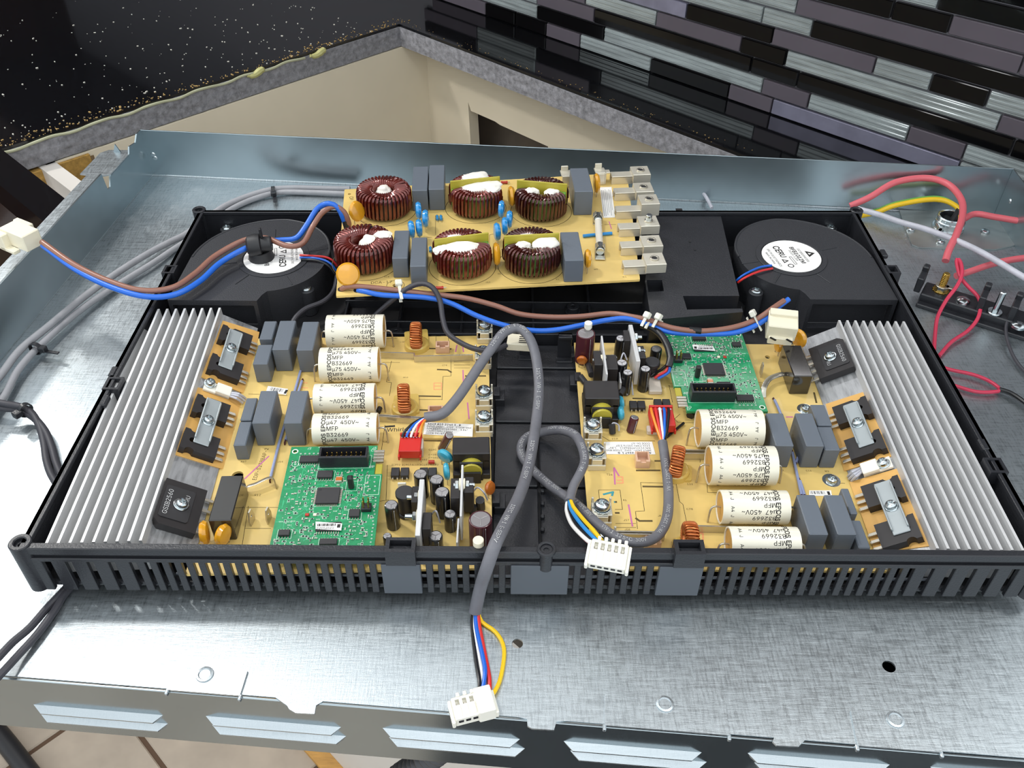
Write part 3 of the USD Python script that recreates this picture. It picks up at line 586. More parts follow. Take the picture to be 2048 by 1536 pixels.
def fcap(b, xl, xr, ym, yaw, R, kind, flip, foot=None):
    A, B = at(xl, ym, ZB+R+.6), at(xr, ym, ZB+R+.6); L = abs((B-A)[0])/math.cos(math.radians(yaw)); C = (A+B)/2
    T = fy((C[0], C[1], ZB+R+.6), yaw); X = frame((0, 0, 0), (0, 0, 1), (0, 1, 0))      # lathe axis z -> local x
    Y = trimesh.transformations.rotation_matrix(math.pi/2, (0, 1, 0))
    c = part(b, 'film_capacitor', mv(tr(lathe([(R-.9, 0), (R-.1, 0), (R, .6), (R, L-.6), (R-.1, L), (R-.9, L), (R-1.1, L-1), (R-1.1, 1), (R-.9, 0)], 44), z=-L/2), T@Y), 'film_cream', label=f'large cream film capacitor printed µ{kind}')
    for s in (-1, 1):
        part(c, 'end_face', mv(tr(cyl(R-.9, .8, .1, 40), s*0, 0, s*(L/2-1.0)-.4), T@Y), 'end_ochre')
        part(c, 'lead', mv(tube([(s*(L/2-1), 0, 0), (s*(L/2+3.), 0, .3), (s*(L/2+4.6), -.6, -2), (s*(L/2+5.2), -2.2, -R-.4)], .55, 8, 1.), T), 'tin')
    part(c, 'printing', mv(fcap_print(R, L, kind, flip), T), 'black_ink', smooth=False)
    return c
def ecap(b, x, y, rpx, h, sleeve='sleeve_black', topm='cap_top', base=None, zb=ZB):
    Pt = at(x, y, zb+h); r = mm(rpx, Pt); B = np.array([Pt[0], Pt[1], zb]) if base is None else at(*base, zb)
    ez = (Pt-B)/np.linalg.norm(Pt-B); H = np.linalg.norm(Pt-B); ex = np.cross([0, 1, 0], ez); T = frame(B, ex, np.cross(ez, ex))
    c = part(b, 'electrolytic_capacitor', mv(lathe([(0, 0), (r-.3, 0), (r, .4), (r, H-.8), (r-.25, H-.2), (r-.7, H), (r*.84, H-.35), (0, H-.35)], 26), T), sleeve)
    part(c, 'top', mv(tr(cyl(r*.84, .5, .15, 24), z=H-.5), T), topm)
    part(c, 'vent', mv(tr(cat([turn(tr(cbox(r*.75, .3, .18, .05), r*.36), a, (0, 0, 1)) for a in (30, 150, 270)]), z=H), T), 'cap_top' if topm != 'cap_top' else 'cap_top_grey')
    part(c, 'stripe', mv(sweep(np.array([(r*math.cos(1.1), -r*math.sin(1.1), 1), (r*math.cos(1.1), -r*math.sin(1.1), H-1.2)]), .9, 6, .15), T), 'ink_grey')
    return c
def disc(b, x, y, d, t, zc, ax, mat='orange_disc', name='disc_capacitor', zb=ZB, leads=True):
    """A coated disc standing on its wires: centre pixel, its height, and the direction of its axis (degrees in plan, tilt)."""
    P = at(x, y, zb+zc); a, tl = math.radians(ax[0]), math.radians(ax[1]); n = np.array([math.cos(a)*math.cos(tl), math.sin(a)*math.cos(tl), math.sin(tl)])
    u = np.cross(n, [0, 0, 1.0]); T = frame(P, u, np.cross(n, u)); r = d/2
    m = lathe([(0, -t/2), (r*.55, -t*.48), (r*.85, -t*.36), (r, 0), (r*.85, t*.36), (r*.55, t*.48), (0, t/2)], 28)
    q = part(b, name, mv(m, T), mat)
    if leads:
        dn = T[:3, 0]
        part(q, 'lead', cat([sweep(np.array([P+dn*s*r*.5-[0, 0, r*.7], np.r_[(P+dn*s*r*.5)[:2], zb-.1]]), .35, 6) for s in (-1, 1)]), 'tin')
    return q
def opto(b, x, y, yaw):
    P = at(x, y, ZB+3.6); T = fy((P[0], P[1], ZB), yaw); o = part(b, 'opto_coupler', mv(tr(cbox(4.6, 6.2, 3.2, .3), z=.5), T), 'chip_black')
    part(o, 'pins', mv(cat([tr(cbox(.9, 1.2, 2.2, .1), sx*1.27, sy*3.5, 0) for sx in (-1, 1) for sy in (-1, 1)]), T), 'tin')
def terminal(b, x, y, yaw, skirt=True):
    P = at(x, y, ZB+12.6); T = fy((P[0], P[1], ZB), yaw)
    br = cat(tr(cbox(10.6, 9.6, 1., .25), z=7.2), [tr(cbox(1, 8.6, 7.6, .2), s*4.8) for s in (-1, 1)], [tr(cbox(1.2, 1.2, 4.2, .3), s*4.7, 4.3, 7.6) for s in (-1, 1)], tr(cbox(6., 1.1, 8.4, .4), 0, -5.6, -.2), tr(cbox(6, 2, 1, .3), 0, -5, 7.2), tr(cbox(10., 1, 4.2, .2), 0, -6.2 if skirt else -5.6, 0))
    t = part(b, 'screw_terminal', mv(br, T), 'bracket')
    part(t, 'washer', mv(tr(washer(4.5), z=8.2), T), 'zinc_screw')
    part(t, 'screw', mv(tr(cat(screw(4.1, 2.8), tr(cyl(3.2, 1.2), z=-1)), z=9.8), T), 'zinc_screw')
def transistor(b, G, n, x, y, sg):
    O = G[:3, 3]; q = np.linalg.inv(G)@np.r_[atp(x, y, O+n*5.4, n), 1]; T = G@fy((q[0], q[1], .55))
    body = Polygon([(-9.8, -7.6), (10, -7.6), (10, 7.6), (-9.8, 7.6)]).difference(unary_union([Point(-4.5, s*8.6).buffer(2.6) for s in (-1, 1)]+[Point(-4.4, 0).buffer(1.7)]))
    t = part(b, 'power_transistor', mv(prism(body, 4.8), T), 'epoxy_black', smooth=False)
    for k in (-1, 0, 1): part(t, 'leg', mv(cat(tr(cbox(4.6, 1.9, .7, .15), 12, k*4.6, 1.2), tr(cbox(.8, 1.3, 5.6, .15), 14.4, k*4.6, -4)), T), 'tin')
def rectifier(b, G, n, x, y, sgn):
    O = G[:3, 3]; q = np.linalg.inv(G)@np.r_[atp(x, y, O+n*5, n), 1]; T = G@fy((q[0], q[1], .1))
    body = Polygon([(-10.5, -14.5), (10.5, -14.5), (10.5, 14.5), (-10.5, 14.5)]).difference(Polygon([(-10.6, -14.6*sgn), (-7.6, -14.6*sgn), (-10.6, -11.5*sgn)]))
    t = part(b, 'bridge_rectifier', mv(prism(body.buffer(.4), 4.6), T), 'epoxy_black', label='flat black bridge rectifier screwed to the heatsink')
    part(t, 'boss', mv(tr(prism(sbox(-8, -9, 4, 9).buffer(1.5), .5), z=4.6), T), 'chip_black')
    part(t, 'screw', mv(tr(cat(screw(3.1, 2.6), tr(cyl(4., .7), z=-.4)), 0, 0, 5.5), T), 'zinc_screw')
    for k in (-11, -3.6, 3.6, 11): part(t, 'leg', mv(cat(tr(cbox(5.5, 1.8, .8, .15), 13, k, 1.2), tr(cbox(.9, 1.4, 5, .15), 15.6, k, -3.2)), T), 'tin')
    part(t, 'printing', mv(cat(tr(turn(tx('GSIB2560', 2.4), 90 if sgn > 0 else -90, (0, 0, 1)), -5.6 if sgn > 0 else -8, -8.5*sgn, 5.12), tr(turn(tx('RU', 2.2), 90 if sgn > 0 else -90, (0, 0, 1)), 3.4, 3*sgn, 5.12)), T), 'ink_grey', smooth=False)
def thermistor(b, hs, G, n, x, y, sx, sy, wires):
    O = G[:3, 3]; q = np.linalg.inv(G)@np.r_[atp(x, y, O+n*3.6, n), 1]; T = G@fy((q[0], q[1], .6))
    t = part(b, 'temperature_sensor', mv(cat(tr(cbox(9, 8, 3.6, .4), 2.5), tr(cbox(16, 8, 1.8, .3), -1)), T), 'white_plastic', label='white block of a temperature sensor')
    qs = np.linalg.inv(G)@np.r_[atp(sx, sy, O+n*4.2, n), 1]
    part(t, 'screw', mv(tr(cat(screw(3, 2.4), tr(cyl(3.7, .7), z=-.5)), z=3.1), G@fy((qs[0], qs[1], 0))), 'zinc_screw')
    for w in wires: part(t, 'wire', tube(path(w), .75, 8), 'cable_pale')
def coil_up(b, x, y, hpx, w, yaw, pad, tilt=0):
    """A small copper toroid standing on edge in a yellow resin base."""
    Do = 17.; P = at(x, y, ZB+Do/2+1); T = fy(P, yaw)@trimesh.transformations.rotation_matrix(math.radians(90), (0, 1, 0))@trimesh.transformations.rotation_matrix(math.radians(tilt), (1, 0, 0))
    c = part(b, 'copper_coil', mv(winding(6., 2.6, 3.2, 30, .55, 0, 340, 14), T), 'copper', label='small copper-wound coil standing in yellow resin')
    pd = [at(a, d, ZB)[:2] for a, d in pad]; poly = Polygon(pd).buffer(-1.2).buffer(1.6)
    part(c, 'resin_base', cat(tr(prism(poly, 1.6), z=ZB), tr(lathe([(7.5, 0), (8.2, 0), (7.8, 3.4), (6.8, 4.2), (4, 3.6), (3.5, 0)], 22), P[0], P[1], ZB)), 'resin_yellow')
def tinplate(b, pts, h, zb=ZB, th=.9, name='bus_bar'):
    P = [at(x, y, zb+h)[:2] for x, y in pts]; return part(b, name, tr(prism(LineString(P).buffer(th/2, cap_style=2), h), z=zb), 'tin')
def blade(b, x, y, yaw):
    P = at(x, y, ZB+4.5); T = fy((P[0], P[1], ZB), yaw)
    part(b, 'blade_tab', mv(turn(prism(Polygon([(-2.6, 0), (2.6, 0), (3.1, 4), (1.4, 9.5), (-1.4, 9.5), (-3.1, 4)]).difference(Point(0, 5.5).buffer(.7)), .8), 90, (1, 0, 0)), T), 'tin')
def label_quad(b, tl, tr_, br, bl, z, rows, h, name='sticker', rot=False, ink='black_ink', th=.12):
    s = part(b, name, quad([tl, tr_, br, bl], z, th), 'paper_white', label='white printed sticker')
    TL, TR, BL = at(*tl, z+th), at(*tr_, z+th), at(*bl, z+th)
    if rot: TL, TR, BL = at(*br, z+th), at(*bl, z+th), at(*tr_, z+th)
    ex, dn = TR-TL, BL-TL; w, d = np.linalg.norm(ex), np.linalg.norm(dn); T = frame(BL, ex, -dn); out = []
    for i, r in enumerate(rows):
        if not r: continue
        m = tx(r, h if i else h*1.15, i == 0); m = tr(m, w*.05, d-(i+1)*d/(len(rows)+.45), 0); k = (m.bounds[1][0])/(w*.97)
        if k > 1: m.vertices[:, 0] /= k
        out.append(m)
    part(s, 'printing', mv(cat(out), T), ink, smooth=False); return s
def barcode(b, pts, z):
    s = part(b, 'sticker', quad(pts, z, .12), 'paper_white', label='small white barcode sticker'); a, c, d = (at(*p, z+.12) for p in (pts[3], pts[2], pts[0])); T = frame(a, c-a, d-a); w, h = np.linalg.norm(c-a), np.linalg.norm(d-a)
    out = [tr(cbox(w*.012*k, h*.5, .04, .01), w*(.12+.06*i), h*.6) for i, k in enumerate([1, 2, 1, 3, 1, 2, 2, 1, 3, 1, 1])]+[tr(cbox(w*.11, h*.62, .04, .01), w*.9, h*.5)]
    part(s, 'printing', mv(cat(out), T), 'black_ink', smooth=False)
def smalltext(items, z, yaw):
    out = []
    for t, x, y, h, r in items: P = at(x, y, z); out.append(mv(tx(t, h), fy(P, yaw+r)))
    return cat(out)
def jumper(b, pts, z=ZB+1.4, r=.85):
    P = [at(x, y, z) for x, y in pts]; j = part(b, 'jumper_wire', sweep(spline(P), r, 8), 'jumper_blue')
    for e, d in ((P[0], P[0]-P[1]), (P[-1], P[-1]-P[-2])):
        d = d/np.linalg.norm(d); part(j, 'bare_end', sweep(np.array([e, e+d*2., e+d*2.6-[0, 0, 1.6]]), .5, 6), 'sleeve_brown')
def smallplug(b, x, y, yaw, w=9, d=6, h=6, mat='pink_clear', name='small_socket'):
    P = at(x, y, ZB+h); T = fy((P[0], P[1], ZB), yaw)
    part(b, name, mv(sub(cbox(w, d, h, .3), tr(cbox(w-2, d-2, h, .1), 0, 0, 1.5), tr(cbox(w*.4, d, 2, .1), 0, -d/2, h-1.5)), T), mat, smooth=False)
def slab_sink(b, top, zt, th, yaw, h, mat='aluminium', name='plate_heatsink'):
    """An upright metal plate along the depth of the board, from the two ends of its top edge."""
    A, B = at(*top[0], ZB+zt), at(*top[1], ZB+zt); L = np.linalg.norm((B-A)[:2]); d = (B-A)/L
    T = frame((A[0], A[1], ZB+zt-h), (d[0], d[1], 0), (-d[1], d[0], 0)); return part(b, name, mv(tr(cbox(L, th, h, .25), L/2, 0, 0), T), mat), T, L
def side_screw(p, T, x, z, s, r=2.6, l=5):
    part(p, 'screw', mv(tr(turn(cat(tr(cyl(r, 2., .3, 6), z=1.2), cyl(r*1.15, .8, .1, 18), tr(cyl(r*.55, l, .2, 12), z=1)), -90*s, (1, 0, 0)), x, s*.6, z), T), 'zinc_screw')
    part(p, 'insulating_washer', mv(tr(turn(cyl(r*1.5, 1.2, .2, 18), -90*s, (1, 0, 0)), x, s*.4, z), T), 'ivory_plastic')
def black_block(b, T, x0, x1, y0, y1, z0, z1, name='regulator', mat='epoxy_black'): part(b, name, mv(bar(x0, x1, y0, y1, z0, z1), T), mat)
# ================================================================ the two power boards
SLOT = lambda pts: strokes(pts, ZB, 1.1, .12)
YL = 2.0
TL_ = fy((-24.4, 100, 0), YL); TR_ = fy((28.8, 100, 0), 0)
def board(label, T, x0, x1, y0, y1, holes=()):
    c = (T@np.r_[(x0+x1)/2, (y0+y1)/2, 0, 1])[:3]; b = thing('power_board', label, 'circuit board', (c[0], c[1], 2.3)); poly = sbox(x0, y0, x1, y1)
    for h in holes: q = np.linalg.inv(T)@np.r_[at(h[0], h[1], ZB), 1]; poly = poly.difference(Point(q[:2]).buffer(h[2]))
    part(b, 'board', mv(tr(prism(poly, 1.6), z=ZB-1.6), T), 'pcb_tan', smooth=False)
    part(b, 'standoff', mv(cat([tr(cyl(3, ZB-1.6-2.3), x, y, 2.3) for x in (x0+8, x1-8) for y in (y0+8, y1-8)]), T), 'black_plastic')
    return b
pbL = board('tan power circuit board on the left, with a green board at its front edge', TL_, -153, 0, -95.5, 95.3, [(475, 951, 3.2)])
B = pbL
for a in ((656, 769, 663, YL, 10.9, 75, True), (643, 758.5, 729.5, YL, 10.9, 75, False), (631, 751, 797, YL, 9., 47, True), (629, 756, 857.5, YL, 9., 47, False)): fcap(B, *a)
for f, g, h_, yb in (((543.7, 699), (577.4, 699), (555.4, 641), 743), ((592, 700), (625.7, 700), (604.5, 643), 745), ((505, 728), (535, 728), (513, 689), 765),
                     ((503.4, 846), (538.6, 846), (518.8, 781), 892), ((566.4, 846), (603, 846), (579.6, 781), 892), ((466, 890.6), (491, 890.6), (476, 843), 920)): boxcap(B, f, g, h_, yb, yaw=YL)
boxcap(B, (518, 678), (544, 678), (527.6, 642), h=15, yaw=YL); boxcap(B, (480, 840), (503, 840), (492.4, 795.4), h=12, yaw=YL)
for x, y in ((472, 674), (452, 732.6), (423.5, 816), (401, 884.7)): transistor(B, GL, nL, x, y, 1)
rectifier(B, GL, nL, 362, 1010, 1)
thermistor(B, hsL, GL, nL, 440, 776, 421.5, 764, [[(460, 786, 18), (478, 788, 18), (491, 797, 13)], [(459, 789, 18), (476, 792, 18), (489, 802, 13)], [(457, 792, 18), (473, 797, 18), (485, 806, 13)]])
boxcap(B, (416, 1041), (462, 1042), (437.5, 951), h=15.5, yaw=YL, mat='relay_smoke', name='relay', label='smoky black relay')
disc(B, 409, 1066, 13, 4.6, 9.5, (10, 0)); disc(B, 446, 1070, 12, 4.6, 9, (-18, 0))
coil_up(B, 832, 671, 50, 7, YL, [(810, 668), (854, 662), (858, 700), (812, 700)]); coil_up(B, 808, 797, 50, 7, YL+4, [(790, 795), (836, 792), (838, 828), (786, 828)], 0)
tinplate(B, [(760, 704), (828, 706), (829, 712), (880, 711), (946, 709)], 5); tinplate(B, [(754, 829), (842, 834)], 4.5); tinplate(B, [(757, 832), (842, 837)], 4.5)
for x, y, k in ((969, 645, 1), (966, 696, 0), (968, 776, 1), (968, 827, 1)): terminal(B, x, y, YL, bool(k))
smallplug(B, 885, 687, YL); smallplug(B, 871, 817, YL)
label_quad(B, (850.6, 844.4), (946.5, 848.8), (945, 873.7), (846, 869), ZB+2, ['4619 815 2245 1 . B  ', 'INPUT 240V~ . 60HZ . 3700W MAX', 'S/N 2110189883881    1.86"', '1315 C3PU 23074', 'CODE 04-47'], 1.25)
part(B, 'sticker_block', quad([(846, 868), (945, 873), (945, 881), (846, 881)], ZB, 1.9), 'pcb_tan')
hdr = boxcap(B, (801, 897), (845.6, 897), (802, 876), 916, yaw=YL, mat='beige_plastic', name='header')
for x in (790.5, 809.6, 847.6, 865): opto(B, x, 942.6, YL)
ecap(B, 899, 870, 9, 15, 'sleeve_brown', base=(884, 897))
disc(B, 890, 912, 10, 4, 8, (60, 10), 'teal_disc'); disc(B, 893, 943, 10, 3.5, 8, (10, 0), 'teal_disc')
# transformer on the left board
def transformer(b, tl, tr_, bl, yaw, h, yel):
    A, Bq, C = at(*tl, ZB+h), at(*tr_, ZB+h), at(*bl, ZB+h); w, d = np.linalg.norm(Bq-A), np.linalg.norm(C-A); O = (Bq+C)/2; T = fy((O[0], O[1], ZB), yaw)
    t = part(b, 'transformer', mv(cat(tr(cbox(w, d, h*.42, .6), z=h*.58), [tr(cbox(w*.2, d, h*.7, .5), s*w*.4, 0, 0) for s in (-1, 1)], cbox(w, d*1.5, 4, .4)), T), 'epoxy_black', label='black-cored transformer with a yellow taped winding')
    part(t, 'tape', mv(tr(turn(lathe([(0, -d*.62), (w*.27, -d*.62), (w*.3, -d*.5), (w*.3, d*.5), (w*.27, d*.62), (0, d*.62)], 24), 90, (1, 0, 0)), 0, -d*.28, h*.44), T), yel)
    part(t, 'bobbin', mv(cat(tr(cbox(w*.62, 1.2, h*.82, .3), 0, -d*.78, 0), tr(cbox(w*.5, 1.2, h*.5, .3), 0, -d*.95, 0)), T), 'black_matt')
transformer(B, (906, 872), (980, 874), (904, 906), YL, 17, 'divider_olive')
P1, T1, L1 = slab_sink(B, ((844, 958), (835, 1071)), 21, 2.6, YL, 19)
black_block(B, T1, 3, 14, -5, -1.6, 3, 17); black_block(B, T1, 20, 31, 1.6, 6, 2, 16)
for x in (9, 22): side_screw(P1, T1, x, 15, -1, 2.5, 6)
P2, T2, L2 = slab_sink(B, ((925, 929), (921.5, 1032)), 22, 1.2, YL, 19)
black_block(B, T2, 6, 17, 1, 6, 0, 16); black_block(B, T2, 6, 20, -6, -1, 0, 15)
side_screw(P2, T2, 11, 15, 1, 2.4, 5); side_screw(P2, T2, 11, 15, -1, 2.4, 3)
slab_sink(B, ((917, 1036), (914, 1085)), 13, 1.0, YL, 12)
for x, y, r, h in ((841, 947, 14, 17), (873, 958, 14.5, 17), (884, 983, 15, 18), (782.5, 1009, 14, 17), (900, 1027, 12.5, 12), (774.4, 1071, 9, 8), (871, 1071, 14.5, 12)): ecap(B, x, y, r, h)
ecap(B, 961, 1038, 24, 21, 'sleeve_brown', 'cap_top_grey')
P = at(957.5, 1060, ZB+24); part(B, 'support_pin', tr(cat(cyl(1.9, 23), tr(cyl(2.7, 4), z=20)), P[0], P[1]-6, ZB), 'ivory_plastic')
P = at(809, 983, ZB+17); part(B, 'drum_inductor', tr(cat(tr(cyl(4.9, 3, .6, 32), z=14), cyl(4., 15), cyl(4.9, 2)), P[0], P[1], ZB), 'chip_black')
boxcap(B, (795, 967), (812, 967), (796, 964), h=5, yaw=YL, mat='white_plastic', name='white_block')
disc(B, 980, 976, 8, 3, 6, (-30, 20), 'orange_dark'); 
for pts in ([(945, 985, 14), (955, 975, 19), (968, 985, 19), (975, 1000, 13)], [(862, 1030, 14), (872, 1022, 22), (880, 1045, 14)]): part(B, 'wire_link', tube(path(pts), .5, 6, 1.), 'cable_pale')
part(B, 'diode', tube(path([(846, 1000+45, 13.5), (862, 1043, 13.5)]), 1.3, 8), 'epoxy_black'); part(B, 'diode', tube(path([(857, 924, 13.2), (869, 924, 13.2)]), 1.1, 8), 'red_part'); part(B, 'diode', tube(path([(947, 1012, 18), (947, 1028, 13)]), 2., 10), 'chip_black'); part(B, 'diode', tube(path([(960, 1000, 22), (962, 1016, 13)]), 2.4, 10), 'chip_black')
part(B, 'diode', tube(path([(760, 804+12, 13.5), (756, 830-6, 13.5)]), 1.6, 8), 'epoxy_black')
shL = [at(493, 987, ZB), at(494, 974, ZB+4.2), at(512, 967, ZB+5), at(543, 955, ZB+5), at(553, 976, ZB)]
part(B, 'shunt_strip', sweep(spline(shL, 1.), 1.6, 8, .3), 'tin', label='bent metal shunt strip')
blade(B, 501, 1034, YL+80); blade(B, 535, 1030, YL+80)
jumper(B, [(601, 742), (580, 815), (560, 880), (541, 955)]); jumper(B, [(604, 762), (592, 800), (585, 840), (571, 880)])
barcode(B, [(536, 772), (576, 778), (572, 790), (532, 784)], ZB+.1)
lines = [[(783, 722), (773, 764), (783, 765), (779, 792)], [(902, 722), (902, 752), (886, 753), (884, 800)], [(818, 799), (885, 799)], [(765, 725), (800, 725)], [(908, 724), (940, 724)], [(908, 730), (940, 730)], [(908, 736), (940, 736)], [(778, 1000), (740, 1005)], [(493, 1015), (560, 1015)], [(490, 1057), (542, 1057)], [(497, 788), (575, 791)], [(484, 1092), (497, 1012)], [(863, 672), (872, 672), (872, 683)], [(882, 672), (897, 672), (897, 684)], [(773, 648+30), (786, 676)], [(763, 900), (770, 850)], [(775, 930), (772, 1000)], [(494, 915), (506, 862)], [(842, 884), (842, 925)]]
part(B, 'silkscreen', cat(strokes(lines, ZB, .28), smalltext([('C180', 857, 901, 1.2, 0), ('CY181A', 857, 911, 1.2, 0), ('CY181B', 857, 917, 1.2, 0), ('JP182', 836, 921, 1.2, 0), ('IC802', 783, 931, 1.2, 0), ('IC803', 804, 931, 1.2, 0), ('IC183', 823, 931, 1.2, 0), ('IC181', 840, 931, 1.2, 0), ('IC182', 859, 931, 1.2, 0), ('C34', 766, 885, 1.2, 0), ('R12', 508, 992, 1.4, 0), ('J14', 555, 925, 1.2, 0), ('L12', 800, 685, 1.2, 0), ('EDP-S178BAP-2', 512, 961, 2.2, 84), ('C82', 786, 677, 1.1, 0), ('R27', 481, 925, 1.2, 0), ('M12', 806, 756, 1.1, 0), ('C79', 884, 732, 1.2, 0), ('J57', 915, 722, 1.1, 0)], ZB, YL)), 'silk_dark', smooth=False, kind='stuff')
part(B, 'logo', cat(smalltext([('Whirlpool', 773, 863, 3., 0)], ZB, YL), strokes([[(770, 853.5), (790, 852)]], ZB, 1.4)), 'black_ink', smooth=False, label='black printed logo lettering')
part(B, 'slot', SLOT([[(874, 739), (895, 740), (903, 745)], [(830, 792), (882, 793)], [(930, 752), (972, 752)], [(857, 697), (903, 698)], [(838, 820), (868, 821)], [(848, 881), (890, 882)]]), 'silk_dark', smooth=False)
part(B, 'marker_stroke', cat(strokes([[(489, 958), (538, 912)], [(914, 690), (911, 704)], [(925, 690), (927, 704)], [(926, 740), (927, 775)], [(935, 805), (938, 838)]], ZB+.03, .8)), 'marker_pink', smooth=False)
part(B, 'marker_stroke', cat(strokes([[(868, 766), (883, 766), (883, 779), (868, 779), (868, 766)], [(868, 772), (883, 772)], [(602, 765), (615, 766)], [(603, 775), (616, 776)]], ZB+.03, .6)), 'marker_orange', smooth=False)

pbR = board('tan power circuit board on the right, with a green board at its rear edge', TR_, 0, 152, -95.5, 88.5, [(1535, 714, 1.6)])
B = pbR
for a in ((1395.5, 1520.5, 857, 0, 10.9, 75, False), (1416.5, 1547, 931, 0, 10.9, 75, True), (1439, 1572, 1014.5, 0, 9., 47, True), (1456, 1593, 1089, 0, 9., 47, True)): fcap(B, *a)
for f, g, h_, yb in (((1552, 891), (1588, 891), (1532, 825.6), 935), ((1613, 891.5), (1649, 891.5), (1591.7, 825.6), 935.5), ((1650, 899.5), (1681, 899.5), (1637, 853), 936)): boxcap(B, f, g, h_, yb)
boxcap(B, (1635.7, 850), (1665, 850), (1616.6, 808.6), h=15); boxcap(B, (1618.6, 1068.4), (1657.4, 1068.4), (1595, 988.6), h=18); boxcap(B, (1675.7, 1068.4), (1714, 1068.2), (1650.8, 989), h=18)
boxcap(B, (1718, 1096), (1741.6, 1095.5), (1706.5, 1040), h=12); boxcap(B, (1700.6, 1027), (1716, 1027), (1674, 976), h=12)
for x, y in ((1704, 820), (1730, 887.7), (1766, 982), (1795.5, 1061)): transistor(B, GR, nR, x, y, -1)
rectifier(B, GR, nR, 1661, 714, 1)
thermistor(B, hsR, GR, nR, 1748, 930, 1765, 924, [[(1722, 936, 18), (1704, 944, 18), (1696, 953, 13)], [(1724, 939, 18), (1708, 949, 18), (1698, 958, 13)], [(1726, 942, 18), (1712, 953, 18), (1703, 962, 13)]])
boxcap(B, (1588, 752), (1626, 750.5), (1574.7, 690), 788.5, mat='relay_smoke', name='relay', label='smoky black relay')
disc(B, 1598, 676, 13, 4.6, 10, (30, 0)); disc(B, 1557, 691, 9, 4, 7, (10, 0))
coil_up(B, 1354, 923, 50, 7, -14, [(1340, 935), (1382, 935), (1381, 964), (1342, 962)], 0); coil_up(B, 1380, 1078, 45, 7, 0, [(1345, 1082), (1400, 1082), (1400, 1104), (1345, 1104)])
tinplate(B, [(1358, 899), (1412, 900)], 5); tinplate(B, [(1358, 906), (1414, 907)], 5); tinplate(B, [(1232, 1062), (1330, 1064)], 5); tinplate(B, [(1369, 1053), (1372, 1051), (1470, 1053)], 5); tinplate(B, [(1234, 1067), (1330, 1069)], 5)
for x, y in ((1187, 842), (1194.5, 893), (1205, 1005), (1214, 1064)): terminal(B, x, y, 0)
smallplug(B, 1285.5, 912, 0, 8, 8, 6); smallplug(B, 1307, 1078, 0, 8, 5, 5)
label_quad(B, (1209, 884), (1304, 883.5), (1311, 909), (1213, 908.5), ZB+.1, ['4619 815 2247 1  B  ', 'INPUT 240V~ . 60HZ . 3700W MAX', 'S/N 2110189884811    1.86"', '1315 C3PU 23074 2.07', 'CODE 04-47'], 1.25, rot=True)
boxcap(B, (1295, 862), (1318, 862), (1296, 850), h=3.5, mat='beige_plastic', name='header')
for x, y in ((1267, 808), (1283, 808), (1316, 804.5), (1333, 804.5)): opto(B, x, y, 0)
ecap(B, 1172, 666, 19, 22, 'sleeve_brown', 'cap_top_grey'); P = at(1177, 645, ZB+27); part(B, 'support_pin', tr(cat(cyl(1.7, 26), tr(cyl(2.5, 4), z=23)), P[0], P[1], ZB), 'white_plastic')
for x, y, r, h in ((1242, 676, 11, 17), (1226, 714, 9.5, 14), (1244, 725, 11.5, 17), (1255.5, 744, 10.5, 17), (1313, 697, 11.5, 14), (1291, 737, 11, 17)): ecap(B, x, y, r, h)
ecap(B, 1269.5, 834, 9, 10, 'sleeve_brown', base=(1261, 863))
transformer(B, (1170, 760), (1238, 761), (1168, 796), 0, 17, 'divider_olive')
P1, T1, L1 = slab_sink(B, ((1261, 649), (1277, 722)), 22, 2.6, 0, 19); black_block(B, T1, 3, 14, -5, -1.6, 3, 17); black_block(B, T1, 18, 30, 1.6, 6, 2, 16)
for x in (8, 22): side_screw(P1, T1, x, 15, 1, 2.4, 5)
P2, T2, L2 = slab_sink(B, ((1203.5, 671), (1214, 748)), 22, 1.2, 0, 19); black_block(B, T2, 10, 24, -6, -1, 0, 15); black_block(B, T2, 14, 28, 1, 8, 0, 15); side_screw(P2, T2, 16, 12, -1, 2.4, 5); side_screw(P2, T2, 16, 12, 1, 2.4, 3)
slab_sink(B, ((1238, 736), (1242, 765)), 12, 1.0, 0, 11)
P = at(1305, 722, ZB+13); part(B, 'drum_inductor', tr(cat(tr(cyl(4.9, 3, .6, 32), z=10), cyl(4., 11), cyl(4.9, 2)), P[0], P[1], ZB), 'chip_black')
disc(B, 1164, 720, 7, 3, 6, (80, 10), 'orange_dark'); disc(B, 1241, 806, 9, 3.6, 6, (10, 0), 'teal_disc'); disc(B, 1241, 826, 9, 3.6, 6, (10, 0), 'teal_disc')
boxcap(B, (1299, 782), (1325, 782), (1303, 752), 790, mat='beige_plastic', name='header')
for pts in ([(1254, 790, 13), (1252, 770, 20), (1262, 762, 20), (1266, 790, 13)], [(1240, 724, 24), (1247, 706, 28), (1254, 720, 24)], [(1222, 856, 14), (1226, 846, 18), (1237, 850, 16), (1238, 862, 13)]): part(B, 'wire_link', tube(path(pts), .5, 6, 1.), 'cable_pale')
for a, c_ in (((1160, 752, 16), (1170, 765, 14)), ((1240, 790, 17), (1250, 770, 18)), ((1224, 850, 18), (1225, 866, 13)), ((1177, 730, 15), (1183, 750, 18))): part(B, 'diode', tube(path([a, c_]), 2., 10), 'chip_black')
part(B, 'diode', tube(path([(1334, 874, 13.4), (1367.5, 846, 13.4)]), .8, 8), 'wire_black'); part(B, 'diode', tube(path([(1380, 832, 14), (1383, 826, 14)]), 2.4, 8), 'epoxy_black')
shR = [at(1527, 795, ZB), at(1528, 776, ZB+4), at(1540, 757, ZB+5), at(1566, 748, ZB+5), at(1572, 752, ZB)]
part(B, 'shunt_strip', sweep(spline(shR, 1.), 1.7, 8, .3), 'tin', label='bent metal shunt strip'); blade(B, 1522, 739, 85)
